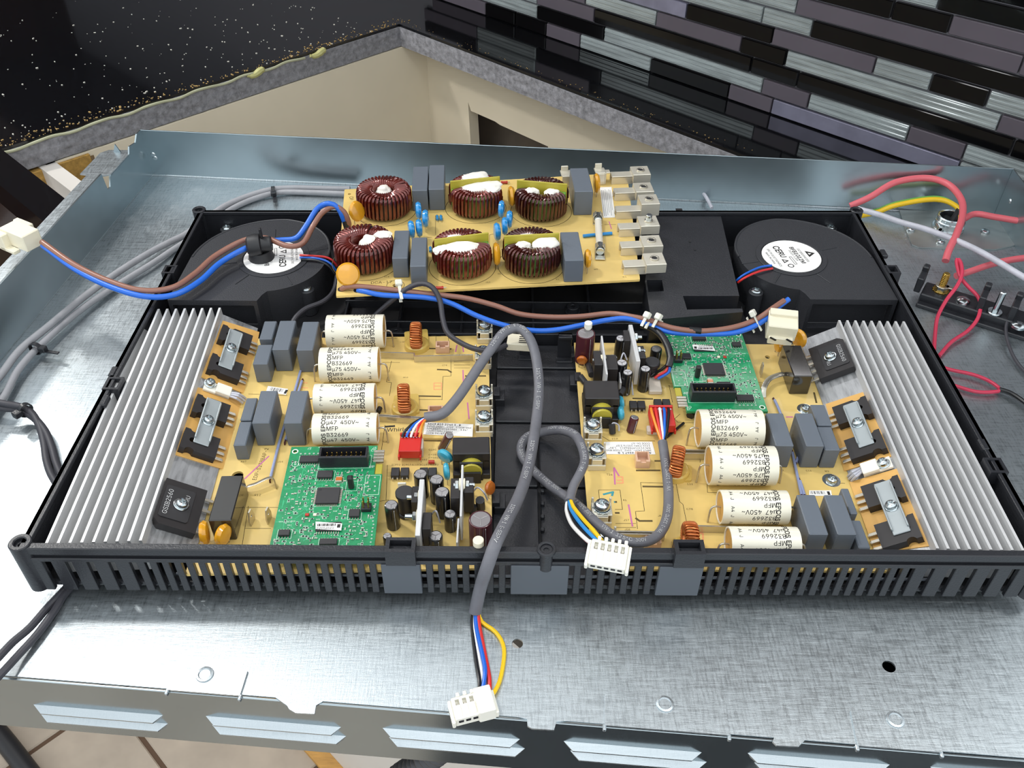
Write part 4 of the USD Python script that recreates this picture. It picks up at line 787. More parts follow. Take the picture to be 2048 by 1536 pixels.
jumper(B, [(1549, 800), (1556, 815), (1563, 832)]); jumper(B, [(1585, 905), (1591, 935), (1603, 990)]); jumper(B, [(1596, 915), (1592, 925)]); jumper(B, [(1600, 962), (1609, 990)])
for x, y in ((1664, 957), (1612, 815)): P = at(x, y, ZB+1.5); part(B, 'board_screw', tr(cat(screw(3.1, 2.2), ring(5, 3.2, .12, .03)), P[0], P[1], ZB), 'zinc_screw')
barcode(B, [(1618, 981), (1662, 981), (1664, 992), (1618, 992)], ZB+.1)
lines = [[(1281, 965), (1352, 967), (1359, 1003), (1366, 1009), (1374, 1049)], [(1281, 965), (1289, 1022), (1271, 1023), (1275, 1058)], [(1197, 980), (1240, 980), (1245, 1019), (1230, 1019)], [(1197, 980), (1199, 1000)], [(1231, 1047), (1272, 1047)], [(1231, 1055), (1272, 1055)], [(1203, 872), (1218, 881), (1310, 882)], [(1338, 770), (1345, 805)], [(1349, 838), (1356, 845), (1395, 846)], [(1360, 828), (1349, 838)], [(1414, 960), (1415, 985), (1440, 986)], [(1330, 776), (1298, 776)], [(1250, 800), (1250, 812)], [(1505, 765), (1525, 765)], [(1404, 895), (1400, 925)], [(1660, 965), (1690, 967)]]
part(B, 'silkscreen', cat(strokes(lines, ZB, .28), smalltext([('C78', 1373, 1020, 1.3, 0), ('122', 1374, 970, 1.3, 0), ('J57', 1247, 1042, 1.2, 0), ('J58', 1249, 1061, 1.2, 0), ('T26', 1213, 951, 1.3, 0), ('R1', 1246, 1002, 1.2, 0), ('W13', 1236, 876, 1.2, 180), ('C10', 1556, 942, 1.2, 0), ('C11', 1612, 943, 1.2, 0), ('M2', 1650, 944, 1.2, 0), ('C24', 1390, 913, 1.2, 0), ('JP181', 1268, 776, 1.1, 180), ('L13', 1290, 917, 1.2, 0), ('J8', 1316, 1033, 1.1, 0)], ZB, 0)), 'silk_dark', smooth=False, kind='stuff')
part(B, 'slot', SLOT([[(1285, 973), (1347, 974)], [(1271, 1036), (1279, 1042), (1305, 1042)], [(1272, 941), (1325, 941)], [(1309, 922), (1322, 922)], [(1230, 1026), (1239, 1026)], [(1265, 797), (1306, 798)], [(1628, 785), (1633, 806)], [(1230, 1004), (1234, 1004)]]), 'silk_dark', smooth=False)
part(B, 'marker_stroke', strokes([[(1228, 935), (1230, 969)], [(1228, 935), (1238, 952)], [(1257, 1009), (1265, 1053)], [(1572, 834), (1586, 834)]], ZB+.03, .9), 'marker_pink', smooth=False)
part(B, 'marker_stroke', strokes([[(1234, 953), (1245, 954), (1246, 966), (1233, 966)], [(1234, 960), (1245, 960)], [(1348, 860), (1360, 861)], [(1397, 1066), (1406, 1067), (1406, 1082)]], ZB+.03, .8), 'marker_orange', smooth=False)
part(B, 'marker_stroke', strokes([[(1206, 989), (1226, 984), (1224, 992)], [(1228, 1004), (1233, 1004)]], ZB+.03, 1.2), 'marker_teal', smooth=False)
# ================================================================ green control boards (the same layout, turned half round)
ZG = 21.
GO = at(583, 894, ZG); GT = fy(GO, YL)                            # (u, v): u to the right, v towards the viewer on the left board
def uv(px, py, z=ZG): q = np.linalg.inv(GT)@np.r_[at(px, py, z), 1]; return q[0], -q[1]
G_RECTS, G_SEED = [], 11
def control_board(label, T):
    b = thing('control_board', label, 'circuit board', (T@np.r_[24, -38, 0, 1])[:3]*[1, 1, 0]+[0, 0, ZG-1.6]); rng = np.random.default_rng(G_SEED)
    def bx(u0, u1, v0, v1, z0, z1, r=.2): return mv(bar(u0, u1, -v1, -v0, z0, z1, r), T)
    poly = Polygon([(0, 0), (48, 0), (48, -22), (52.3, -22), (52.3, -77), (0, -77)])
    rings_ = [(2.6, 3.6), (45.5, 74), (2.6, 74)]
    for h in rings_: poly = poly.difference(Point(h[0], -h[1]).buffer(1.1))
    part(b, 'board', mv(tr(prism(poly, 1.6), z=-1.6), T), 'pcb_green', smooth=False)
    part(b, 'hole_ring', mv(cat([tr(ring(1.8, 1.15, .1, .02), u, -v) for u, v in rings_]), T), 'silk_white', kind='stuff')
    keep = []
    def rct(a, c): (u0, v0), (u1, v1) = a, c; return min(u0, u1), max(u0, u1), min(v0, v1), max(v0, v1)
    # shrouded pin header
    u0, u1, v0, v1 = rct(uv(640, 893, ZG+8), uv(734, 915.5, ZG+8)); v1 = v0+8.6; keep.append((u0-1, u1+1, v0-1, v1+1))
    h = part(b, 'pin_header', mv(sub(bar(u0, u1, -v1, -v0, 0, 8, .3), bar(u0+1.2, u1-1.2, -v1+1.2, -v0-1.2, 1.5, 9, .05)), T), 'black_plastic', smooth=False, label='black shrouded pin header')
    part(h, 'pins', mv(cat([bar(x-.3, x+.3, -v-.3, -v+.3, 0, 6.4, .1) for x in np.linspace(u0+4, u1-4, 8) for v in (v0+3, v0+5.6)]), T), 'brass')
    def chip(a, c, hh, mat='chip_black', pins=None, name='chip'):
        u0, u1, v0, v1 = rct(a, c); keep.append((u0-.8, u1+.8, v0-1.6, v1+1.6)); q = part(b, name, bx(u0, u1, v0, v1, .2, hh), mat)
        if pins == 'so': n = max(3, int((u1-u0)/1.27)); part(q, 'pins', mv(cat([bar(x-.25, x+.25, -v-.75, -v+.75, .02, .5, .05) for x in np.linspace(u0+.6, u1-.6, n) for v in (v0-.6, v1+.6)]), T), 'tin')
        if pins == 'qfp':
            o = [bar(x-.15, x+.15, -v-.7, -v+.7, .02, .4, .05) for x in np.linspace(u0+.8, u1-.8, 20) for v in (v0-.5, v1+.5)]+[bar(x-.7, x+.7, -v-.15, -v+.15, .02, .4, .05) for v in np.linspace(v0+.8, v1-.8, 20) for x in (u0-.5, u1+.5)]
            part(q, 'pins', mv(cat(o), T), 'tin'); part(q, 'pin_mark', mv(tr(cyl(.8, .06, .01, 16), u0+1.6, -v0-1.6, hh), T), 'black_matt')
        return q
    chip(uv(602, 915), uv(637, 927), 1.8, pins='so'); chip(uv(637, 945), uv(665, 958), 1.8, pins='so'); chip(uv(636, 978.5), uv(677, 1009), 1.5, pins='qfp', name='microcontroller')
    chip(uv(700, 1022), uv(719, 1036), 1.7, pins='so'); chip(uv(559, 1063), uv(579, 1074), 1.7, pins='so'); chip(uv(641, 1081), uv(674, 1092), 1.8, pins='so')
    u, v = uv(678.5, 961); keep.append((u-2.2, u+2.2, v-2.4, v+2.4)); q = part(b, 'ceramic_capacitor', bx(u-1.7, u+1.7, v-1.3, v+1.3, 0, 1.6), 'orange_dark'); part(q, 'end_metal', mv(cat(bar(u-1.8, u+1.8, -v+1.2, -v+2, 0, 1.6), bar(u-1.8, u+1.8, -v-2, -v-1.2, 0, 1.6)), T), 'tin')
    u, v = uv(703, 975); keep.append((u-3, u+3, v-5, v+3)); part(b, 'standing_inductor', mv(cat(bar(u-1.5, u+1.5, -v-1.6, -v+1.6, 0, 8.5, .6)), T), 'epoxy_black')
    u, v = uv(733, 1020); keep.append((u-3.2, u+3.2, v-5, v+3)); q = part(b, 'jumper_header', mv(bar(u-2.6, u+2.6, -v-1.6, -v+3, 0, 2.6), T), 'black_plastic'); part(q, 'pins', mv(cat([bar(u+s*1.3-.35, u+s*1.3+.35, -v+t-.35, -v+t+.35, 2, 7.5, .1) for s in (-1, 1) for t in (-.6, 2)]), T), 'brass')
    st = [uv(631.6, 1046), uv(685, 1050), uv(683, 1064), uv(632, 1061)]; us, vs = zip(*st); keep.append((min(us)-.5, max(us)+.5, min(vs)-.5, max(vs)+.5))
    s = part(b, 'sticker', mv(tr(prism(Polygon([(a, -c) for a, c in st]), .12), z=1.1), T), 'paper_white', label='small white barcode sticker over a chip')
    part(s, 'printing', mv(cat([tr(cbox(.35*k, 1.6, .05, .01), min(us)+1.5+.8*i, -np.mean(vs)+.8, 1.22) for i, k in enumerate([1, 2, 1, 1, 2, 1, 2, 1, 1, 2, 1, 1])]+[tr(cbox(1.6, 2.2, .05, .01), max(us)-1.6, -np.mean(vs), 1.22), tr(tx('P2D5202G', 1.2), min(us)+1.2, -np.mean(vs)-1.9, 1.22)]), T), 'black_ink', smooth=False)
    part(b, 'chip', bx(min(us)+.6, max(us)-.6, min(vs)+.3, max(vs)-.3, .2, 1.1), 'chip_black')
    part(b, 'pins', mv(cat([bar(x-.25, x+.25, -v-.8, -v+.8, .02, .5, .05) for x in np.linspace(min(us)+1.4, max(us)-1.4, 10) for v in (max(vs)+.6,)]), T), 'tin', kind='stuff')
    q = part(b, 'indicator_lamp', bx(*rct(uv(611, 1028), uv(618, 1033)), 0, .9), 'red_part'); keep.append(rct(uv(609, 1026), uv(620, 1035)))
    part(b, 'indicator_lamp', bx(*rct(uv(627, 1028), uv(633, 1033)), 0, .9), 'ivory_plastic')
    # silkscreen, pads, traces and the many tiny parts
    def free(u, v, m=0): return all(not (a-m < u < c+m and d-m < v < e+m) for a, c, d, e in keep)
    sl = []
    def outline(u0, u1, v0, v1, w=.22): sl.append(prism(sbox(u0, -v1, u1, -v0).difference(sbox(u0+w, -v1+w, u1-w, -v0-w)), .04))
    outline(43.5, 51.6, 22.8, 37); outline(u0-14.8, u1-15, 0, .1)
    for a in keep[:9]: outline(a[0]-.1, a[1]+.1, a[2]+.4, a[3]-.4)
    sl += [tr(tx(t, h_), u_, -v_) for t, u_, v_, h_ in (('DCN-24B', 21, 2.2, 1.8), ('2904824984', 15, 1., 1.), ('CE', 44.5, 4.6, 1.7), ('J2', 9, 2., 1.4), ('R21', 3, 18, 1.2), ('C17', 33, 36, 1.1), ('J3', 45.2, 2.6, 1.5), ('R2', 44.6, 17, 1.6), ('IC5', 6, 55, 1.1), ('U1', 16, 33, 1.3), ('8', 2, 67, 1.4))]
    sl.append(tr(ring(2., 1.75, .04, .01), 4.2, -13.5)); sl.append(tr(tx('R', 1.6), 3.5, -14.2))
    pads, dark, tan = [], [], []
    for i in range(8): pads.append(tr(cyl(.55, .12, .02, 10), 45+(i % 2)*3.6+(i//4)*.6, -24.5-3.2*(i//2) , 0))
    for v_ in np.arange(39, 76, 2.3): pads.append(tr(cyl(.5, .12, .02, 10), 50.4+rng.uniform(-.3, .3), -v_, 0))
    for u_ in np.arange(4, 46, 2.6): pads.append(tr(cyl(.5, .12, .02, 10), u_, -75.2, 0))
    for u_ in np.arange(6, 16, 2.4): pads.append(tr(cyl(.6, .12, .02, 10), u_, -5.5, 0))
    n = 0
    while n < 290:
        u_, v_ = rng.uniform(1.5, 50.5), rng.uniform(10, 75.5)
        if not free(u_, v_, .6) or (u_ > 46.5 and v_ < 38): continue
        keep.append((u_-.75, u_+.75, v_-.6, v_+.6)); n += 1; o = rng.random() < .5; w, d = (1.5, .8) if o else (.8, 1.5); k = rng.random()
        if k < .62:
            (dark if k < .34 else tan).append(tr(cbox(w*.62, d*.62 if o else d*.62, .5, .05), u_, -v_, .02))
            for s in (-1, 1): pads.append(tr(cbox(.5 if o else .8, .8 if o else .5, .42, .05), u_+(s*.55 if o else 0), -v_+(0 if o else s*.55), .01))
            if k < .2: outline(u_-w*.75, u_+w*.75, v_-d*.75, v_+d*.75, .14)
        elif k < .84: pads.append(tr(cyl(.33, .1, .02, 8), u_, -v_, 0))
        elif k < .93: sl.append(tr(tx('RCDQ'[int(rng.integers(4))]+str(int(rng.integers(1, 99))), .8), u_-.6, -v_-.4))
    tc = []
    for i in range(150):
        u_, v_ = rng.uniform(2, 46), rng.uniform(10, 74); L = rng.uniform(2, 9); a = rng.choice([0, 90, 45, 135]); tc.append(mv(cbox(L, .28, .03, .005), fy((u_, -v_, .0), a)))
    tc = [m for m in tc if m.bounds[0][0] > .4 and m.bounds[1][0] < 47.5 and m.bounds[0][1] > -76.5 and m.bounds[1][1] < -.5]
    part(b, 'traces', mv(cat(tc), T), 'trace_green', smooth=False, kind='stuff'); part(b, 'silkscreen', mv(cat(sl), T), 'silk_white', smooth=False, kind='stuff')
    part(b, 'solder_pads', mv(cat(pads), T), 'pad_tin', smooth=False, kind='stuff'); part(b, 'tiny_chips', mv(cat(dark), T), 'chip_black', smooth=False, kind='stuff'); part(b, 'tiny_capacitors', mv(cat(tan), T), 'beige_plastic', smooth=False, kind='stuff')
    part(b, 'edge_pins', mv(cat([bar(46.5, 52.3, -v_-.9, -v_+.9, -.9, .5, .1) for v_ in (4.8, 7.2, 9.6, 12)]), T), 'tin', kind='stuff', label='row of flat metal pins at the board edge')
    part(b, 'spacer_tape', mv(bar(48.2, 52, -21.6, -14, -1.4, -.2), T), 'divider_olive')
    part(b, 'standoff', mv(cat([tr(cyl(1.6, ZG-1.6-ZB-.05), u_, -v_, -(ZG-ZB)+.05) for u_, v_ in ((4, 12), (44, 12), (6, 68), (44, 68))]), T), 'black_plastic', kind='stuff')
control_board('small green control board at the front of the left power board', GT)
GR_T = fy(at(1536, 823, ZG), 180.6)
control_board('small green control board at the back of the right power board', GR_T)
# ================================================================ the mains filter board lying across the rear of the tray
ZM = 38.; YM = 6.5
fq = [at(x, y, ZM) for x, y in [(672, 592), (1280, 559), (1254, 345), (689, 379)]]
fb = thing('filter_board', 'tan filter board with six wound toroids resting on the rear of the tray', 'circuit board', np.mean(fq, 0)-[0, 0, 1.6])
fpo = Polygon([q[:2] for q in fq])
for x, y, r in ((791, 570.6, 1.9), (699, 388, 1.2)): fpo = fpo.difference(Point(at(x, y, ZM)[:2]).buffer(r))
part(fb, 'board', tr(prism(fpo.buffer(-.8).buffer(.8), 1.6), z=ZM-1.6), 'pcb_tan', smooth=False)
gl_rng = np.random.default_rng(5)
def blob(P, sx, sy, sz, sp=4.):
    m = trimesh.creation.icosphere(3); v = m.vertices; n = meshkit.fbm(v*1.6+P[0], 3, 3)[:, None]
    m.vertices = v*(.62+.75*n)*[sx, sy, sz]; return tr(m, *P)
def toroid(cx, cy, half, ang, wire, glue, glue2=()):
    P = at(cx, cy, ZM+10); T = fy((P[0], P[1], ZM+10.4), ang)
    if not half: W = winding(13.7, 5.6, 8.7, 38, 1.2, 0, 352, p=.5); ws = [W]
    else: ws = [winding(13.7, 5.6, 8.7, 17, 1.2, a, a+150, p=.5) for a in (15, 195)]
    t = part(fb, 'toroid_choke', mv(cat(ws), T), wire, label='toroid wound with dark red wire'+(' in two halves around an olive divider' if half else ''))
    part(t, 'core', mv(lathe([(9, -7.6), (17.8, -7.6), (18.1, -7.2), (18.1, 7.2), (17.8, 7.6), (9, 7.6), (8.6, 7.2), (8.6, -7.2), (9, -7.6)], 40), T), 'core_green' if half else 'epoxy_black')
    if half: part(t, 'divider', mv(tr(cbox(37, 1.4, 17, .3), 0, 0, -3.2), T), 'divider_olive')
    for g in glue: part(t, 'silicone', mv(blob((g[0], g[1], g[2]), *g[3:]), T), 'silicone')
    part(t, 'leads', mv(cat([tr(cyl(.8, 4, .1, 8), x, y, -12.) for x, y in ((10, 4), (-10, 4), (10, -4), (-10, -4))]), T), 'tin')
    part(fb, 'ring_mark', tr(ring(23, 22.6, .06, .01, 64), P[0], P[1], ZM), 'silk_dark')
toroid(768.5, 397, False, 30, 'magnet_wire', [(1, 1.5, 3, 5.5, 7, 6)])
toroid(728.5, 499, False, 80, 'magnet_wire', [(2, -5, 3, 6.5, 8, 6), (6, -12, 9, 5, 6, 1.6)])
toroid(951, 392, True, YM+6, 'magnet_wire', [(2, -5, 7, 15, 8, 5), (10, -6, 9, 9, 7, 3), (2, 10, 8, 11, 8, 4)])
toroid(924, 508, True, YM+8, 'magnet_wire', [(-2, -5.5, 6, 14, 8, 6), (-13, -5, 8, 8, 4, 3), (-4, 8, 7, 10, 4, 3)])
toroid(1083, 398.5, True, YM-15, 'magnet_wire_dark', [(-7, -6, 7, 6, 5, 4), (8, -5, 7, 6, 5, 4)])
toroid(1062.5, 505, True, YM, 'magnet_wire_dark', [(-7, -5, 7, 6, 5, 4), (9, -5, 8, 9, 6, 5), (-2, 7, 8, 7, 3, 2)])
B = fb
for f, g, h_, yb in (((823.3, 380.8), (854.8, 380), (824, 333), 423), ((857, 378.6), (888.5, 378), (857, 330), 421), ((783.8, 516.4), (815, 516), (785, 460.8), 556), ((819.7, 532.5), (852, 532), (821, 474.7), 572),
                     ((1149.8, 383), (1186.5, 381.5), (1149, 336), 431), ((1130, 520.8), (1168, 519.4), (1126.4, 463.7), 564.8)): boxcap(B, f, g, h_, yb, zb=ZM, yaw=3.)
for x, y, d, t, ax in ((713.5, 422.5, 15, 5, (-30, 20)), (696, 548.6, 15.5, 5, (-75, 35)), (1023, 392, 15, 5, (YM+5, 0)), (993, 507.6, 16, 5, (YM, 0)), (1193, 366, 15, 4.5, (YM, 0)), (1175.5, 517, 13, 4.6, (YM-5, 0))): disc(B, x, y, d, t, 10, ax, zb=ZM)
for x, y, a in ((837, 421, 2), (851, 437, -5), (822.6, 459, 4), (838, 456, 4), (1003, 418, -12), (1019, 438.6, -10), (994, 463.5, 4), (1009.4, 452, -4)): disc(B, x, y, 13, 4.8, 9.5, (a+YM, 0), 'blue_disc', zb=ZM)
def resistor(x, y, yaw, mat, L=5.5):
    P = at(x, y, ZM+1.3); T = fy(P, yaw); r = part(B, 'resistor', mv(turn(tr(lathe([(0, 0), (1., .2), (1.2, .8), (.95, 1.6), (.95, L-1.6), (1.2, L-.8), (1., L-.2), (0, L)], 14), z=-L/2), 90, (1, 0, 0)), T), mat)
    part(r, 'leads', mv(cat([turn(tr(cyl(.3, 2, .05, 8), z=s*(L/2+.8)-1), 90, (1, 0, 0)) for s in (-1, 1)]), T), 'tin')
for a in ((874.5, 435.7, YM, 'blue_resistor'), (882, 435.7, YM, 'blue_resistor'), (861, 499, YM, 'blue_resistor'), (1008.6, 364.7, 95, 'red_part'), (879, 575.5, 95, 'red_part')): resistor(*a)
# fuse
A, C = at(1195, 428, ZM+4), at(1200.5, 506, ZM+4); d = (C-A)/np.linalg.norm(C-A); L = np.linalg.norm(C-A); T = frame(A, d, np.cross([0, 0, 1.], d))
X = trimesh.transformations.rotation_matrix(math.pi/2, (0, 1, 0))
f = part(B, 'fuse', mv(tr(cyl(2.6, L*.62, .2, 24), z=L*.19), T@X), 'glass_tube', label='white ceramic fuse in two metal clips')
part(f, 'cap', mv(tr(cyl(2.9, L*.17, .3, 24), z=L*.03), T@X), 'zinc_screw'); part(f, 'cap', mv(tr(cyl(2.9, L*.17, .3, 24), z=L*.8), T@X), 'zinc_screw')
for s in (.1, .9): part(f, 'clip', mv(cat([tr(cbox(6.5, .7, 6.5, .2), L*s, k*3.1, -4) for k in (-1, 1)]+[tr(cbox(7, 7, .7, .2), L*s, 0, -4)]+[tr(turn(cbox(5, .7, 3, .2), k*30, (1, 0, 0)), L*s, k*3., 1.6) for k in (-1, 1)]), T), 'tin')
part(f, 'clip', mv(tr(cbox(5, 7, .7, .2), L*1.02, 0, -3.4), T), 'tin')
part(B, 'jumper_wire', tube([at(1166, 472, ZM+1.3), at(1195, 469, ZM+1.3), at(1224, 466.5, ZM+1.3)], 1.2, 8), 'wire_cyan')
label_quad(B, (1199.6, 375), (1223, 374), (1230.4, 435), (1207, 435.7), ZM+.1, [], 1)
sl_ = [strokes([[(x+dx*1.0, y0), (x+dx*1.0+7.2*(y1-y0)/61, y1)]], ZM+.25, .55, .04) for x, y0, y1, dx in ((1203, 380, 432, 0), (1206.5, 380, 432, 0), (1210, 379, 430, 0), (1213.5, 381, 425, 0), (1217, 379, 431, 0), (1220, 380, 420, 0))]
part(B, 'label_printing', cat(sl_), 'ink_grey', smooth=False, kind='stuff')
# six screw lugs at the right end
for i, ((nx, ny), (hx, hy)) in enumerate((((1224, 353.7), (1281, 340.5)), ((1230.4, 386.6), (1287, 374)), ((1233.3, 423.2), (1298, 398)), ((1239, 458.4), (1297, 441.5)), ((1243, 495.7), (1303, 481)), ((1248.6, 533.8), (1309, 517)))):
    zt = 9 if i != 2 else 12; H = at(hx, hy, ZM+zt); T = fy((H[0], H[1], ZM), YM-1)
    N = at(nx, ny, ZM+6.6); q = np.linalg.inv(T)@np.r_[N[0], N[1], ZM, 1]
    lug = cat(tr(cbox(14, 14.5, 1.4, .4), 0, 0, zt-1.4), tr(cbox(14, 1.4, zt-2, .3), 0, -6.5, 1.8), tr(cbox(1.4, 14, zt-2, .3), -6.3, 0, 1.8), tr(cbox(14, 14, 1.2, .3), 0, 0, 1.8),
              bar(q[0], -5.5, q[1], q[1]+8.5, 5.3, 6.6, .3), bar(q[0], -5.5, q[1], q[1]+1.2, -.2, 6.4, .3), bar(q[0], -5.5, q[1]+7.3, q[1]+8.5, 0, 6.4, .3))
    t = part(B, 'screw_lug', mv(lug, T), 'bracket', label='white metal screw lug')
    part(t, 'thread_ring', mv(tr(ring(3.1, 1.9, .9, .15, 20), 0, 0, zt), T), 'tin')
    part(t, 'thread_hole', mv(tr(cyl(1.9, .3, .05, 20), 0, 0, zt), T), 'black_matt' if i != 3 else 'zinc_screw')
    if i == 3: part(t, 'set_screw', mv(tr(cyl(2.2, 5), 0, 0, zt), T), 'zinc_screw')
for x, y in ((1132, 341), (1200, 336)):
    P = at(x, y, ZM+12); T = fy((P[0], P[1], ZM), YM); part(B, 'screw_lug', mv(cat(tr(cbox(8, 9, 1.2, .3), z=9), tr(cbox(7, 1.2, 9.5, .3), 0, -4.4, 0), tr(cbox(1.2, 9, 9.5, .3), 4, 0, 0), tr(cbox(5.5, 1.4, 5, .5), -.5, 4, 9), tr(cbox(4, 5, 1.2, .3), 6, 0, 8)), T), 'bracket', label='white metal lug at the rear edge')
part(B, 'silkscreen', cat(smalltext([('DCA-17', 741, 568, 2.6, 0), ('OP', 699, 393, 3, -90), ('C18', 768, 555, 1.3, 0), ('JP8', 817, 570, 1.3, 0), ('J10', 971, 566, 1.3, 0), ('Q6', 995, 549, 1.3, 0), ('M3', 1188, 540, 1.3, 0), ('K1', 1112, 560, 1.3, 0), ('W1', 1245, 555, 1.3, 0)], ZM, YM), strokes([[(871, 431), (871, 470)], [(979, 515), (979, 470), (990, 467)], [(864, 475), (853, 474)], [(1209, 449), (1232, 449)], [(712, 580), (675, 582)]], ZM, .3), tr(ring(6, 5.7, .05, .01, 40), *at(791, 571, ZM)[:2], ZM)), 'silk_dark', smooth=False, kind='stuff')
part(B, 'marker_stroke', strokes([[(1218, 443), (1223, 458)]], ZM+.03, .7), 'marker_pink', smooth=False)
for x, y in ((683.4, 579), (715, 581)): P = at(x, y, ZM); part(B, 'wire_eyelet', tr(cyl(2.6, .5, .1, 20), P[0], P[1], ZM), 'black_matt')
# ================================================================ cables
def ribbon_print(P, txt, h, r, start, gap, mat, node, flip=False, off=.35):
    """White print along the upper side of a sleeve."""
    P = np.asarray(P); s = np.r_[0, np.cumsum(np.linalg.norm(np.diff(P, axis=0), axis=1))]; out = []; pos = start
    while pos < s[-1]-8:
        m = tx(txt, h); w = m.bounds[1][0]
        if pos+w > s[-1]-3: break
        v = np.array(m.vertices); x = pos+(w-v[:, 0] if flip else v[:, 0]); y = (v[:, 1]-h/2)*(-1 if flip else 1)
        C = np.stack([np.interp(x, s, P[:, k]) for k in range(3)], 1); D = np.stack([np.interp(x+.5, s, P[:, k])-np.interp(x-.5, s, P[:, k]) for k in range(3)], 1); D /= np.linalg.norm(D, axis=1)[:, None]
        up = EYE-C; up -= D*(up*D).sum(1)[:, None]; up /= np.linalg.norm(up, axis=1)[:, None]; up = .25*up+.75*np.array([0, 0, 1.]); up -= D*(up*D).sum(1)[:, None]; up /= np.linalg.norm(up, axis=1)[:, None]
        sd = np.cross(up, D); a = y/r; rr = r+.06+v[:, 2]
        m.vertices = C+sd*(rr*np.sin(a))[:, None]+up*(rr*np.cos(a))[:, None]; out.append(m); pos += w+gap
    if out: part(node, 'printing', cat(out), mat, smooth=False)
def plug5(node, P, ex, ey, w=18, d=13, h=7, n=5, label='white five-pin plug'):
    """A flat multi-way plug: ex along the row of pins, ey towards the wires."""
    T = frame(P, ex, ey); bd = sub(tr(cbox(w, d, h, .5), 0, 0, 0), *[tr(cbox(w/n*.5, 4, 3, .05), (k-(n-1)/2)*w/n*.9, d/2-3.5, h-2) for k in range(n)])
    p = part(node, 'plug', mv(bd, T), 'white_plastic', smooth=False, label=label)
    part(p, 'ribs', mv(cat([tr(cbox(w/n*.55, d*.5, .8, .2), (k-(n-1)/2)*w/n*.9, -d*.16, h-.2) for k in range(n)], [tr(cbox(1.6, d*1.05, h*.7, .4), s*(w/2+.8), -.5, .6) for s in (-1, 1)], [tr(cbox(1.6, 2, h*.8, .3), (k-(n-1)/2)*w/n*.9+1, d/2+.8, h*.25) for k in range(n)]), T), 'white_plastic')
    part(p, 'contacts', mv(cat([tr(cbox(w/n*.4, 1.4, .8, .1), (k-(n-1)/2)*w/n*.9, d/2-3.6, h-1.9) for k in range(n)]), T), 'tin')
    part(p, 'front_slots', mv(cat([tr(cbox(w/n*.6, .5, 1.4, .1), (k-(n-1)/2)*w/n*.9, -d/2-.1, h*.5) for k in range(n)]), T), 'black_matt'); return p
def red_plug(node, tl, tr_, bl, z, h):
    A, Bq, C = at(*tl, z), at(*tr_, z), at(*bl, z); T = frame((A+Bq)/2*[1, 1, 0]+[0, 0, z-h], Bq-A, A-C); w = np.linalg.norm(Bq-A); d = np.linalg.norm(C-A)
    p = part(node, 'red_plug', mv(cat(tr(cbox(w, d, h, .4), 0, -d/2), tr(cbox(w*1.02, 1.6, h+1.2, .3), 0, -1), [tr(cbox(1., d, h*.5, .2), s*w*.49, -d/2-1.5, 0) for s in (-1, 1)]), T), 'red_plastic', label='red insulation displacement plug')
    part(p, 'contacts', mv(cat([tr(cbox(.8, 1.2, .9, .1), (k-3)*w/7.4, -3.2, h-.3) for k in range(7)]), T), 'zinc_screw'); return p
# harness 1: from the red plug of the left board over the middle down on to the pan
h1 = [(850, 835, 22), (884, 828, 24), (912, 800, 27), (940, 760, 30), (965, 722, 33), (988, 690, 36), (1008, 665, 39), (1034, 656, 40), (1053, 668, 38), (1067, 695, 34), (1075, 735, 29), (1078, 780, 25), (1074, 830, 22), (1067, 880, 22), (1060, 920, 22), (1050, 960, 23), (1035, 1000, 27), (1012, 1045, 34), (990, 1090, 38), (974, 1135, 30), (961, 1175, 12), (950, 1224, -2.6)]
H = thing('wire_harness', 'grey sleeved harness arching over the tray middle down to a plug at the front lip', 'cable', (at(1075, 780, 2)*[1, 1, 0])+[0, 0, -6])
ps = spline(path(h1)); part(H, 'sleeve', sweep(ps, 3.3, 14, .86), 'cable_grey', label='thick grey tubing'); ribbon_print(ps, '125°C   VW-1   E-SBPV', 2., 3.2, 66, 26, 'ink_grey', H)
Rp = red_plug(H, (801, 867), (844, 867), (801, 902), ZB+9, 6)
for k, m in enumerate(['wire_black', 'wire_blue', 'wire_white', 'wire_red', 'wire_orange']):
    part(H, 'wire', tube(path([(805+k*8.4, 874, ZB+9.6), (807+k*8.5, 866, ZB+11), (822+k*5.5, 850, ZB+12), (842+k*2.2, 838+k*.5, 22.5), (856, 834, 23)]), .75, 8), m)
for m, pts in (('wire_black', [(947, 1220, -3.5), (945, 1255, -5.6), (952, 1320, -5.8), (959, 1365, -5.4), (957, 1396, -4)]), ('wire_white', [(950, 1220, -3.5), (950, 1262, -5.6), (960, 1320, -5.8), (967, 1360, -5.4), (970, 1396, -4)]), ('wire_blue', [(951, 1220, -2.4), (953, 1255, -4.2), (966, 1315, -4.2), (970, 1345, -4.2), (963, 1396, -3.6)]),
               ('wire_red', [(955, 1222, -2.5), (959, 1255, -4.6), (971, 1315, -5.4), (979, 1360, -5.2), (977, 1396, -4)]), ('wire_yellow', [(956, 1224, -3), (964, 1244, -5.6), (992, 1265, -5.8), (1008, 1298, -5.8), (1002, 1352, -5.8), (990, 1382, -5.2), (976, 1400, -4)])): part(H, 'wire', tube(path(pts), 1.05, 8), m)
P0 = at(946, 1418, -5); ex = at(985, 1404, -5)-at(907, 1424, -5); plug5(H, P0-[0, 0, 1.8], ex, np.cross([0, 0, 1.], ex), 18.5, 11, 6.5)
Pq = at(960, 1412, 0); part(H, 'plug_cover', mv(cbox(8, 13, 8.6, .5), frame(P0+ex/np.linalg.norm(ex)*5.5-[0, 0, 1.8], ex, np.cross([0, 0, 1.], ex))), 'white_plastic')
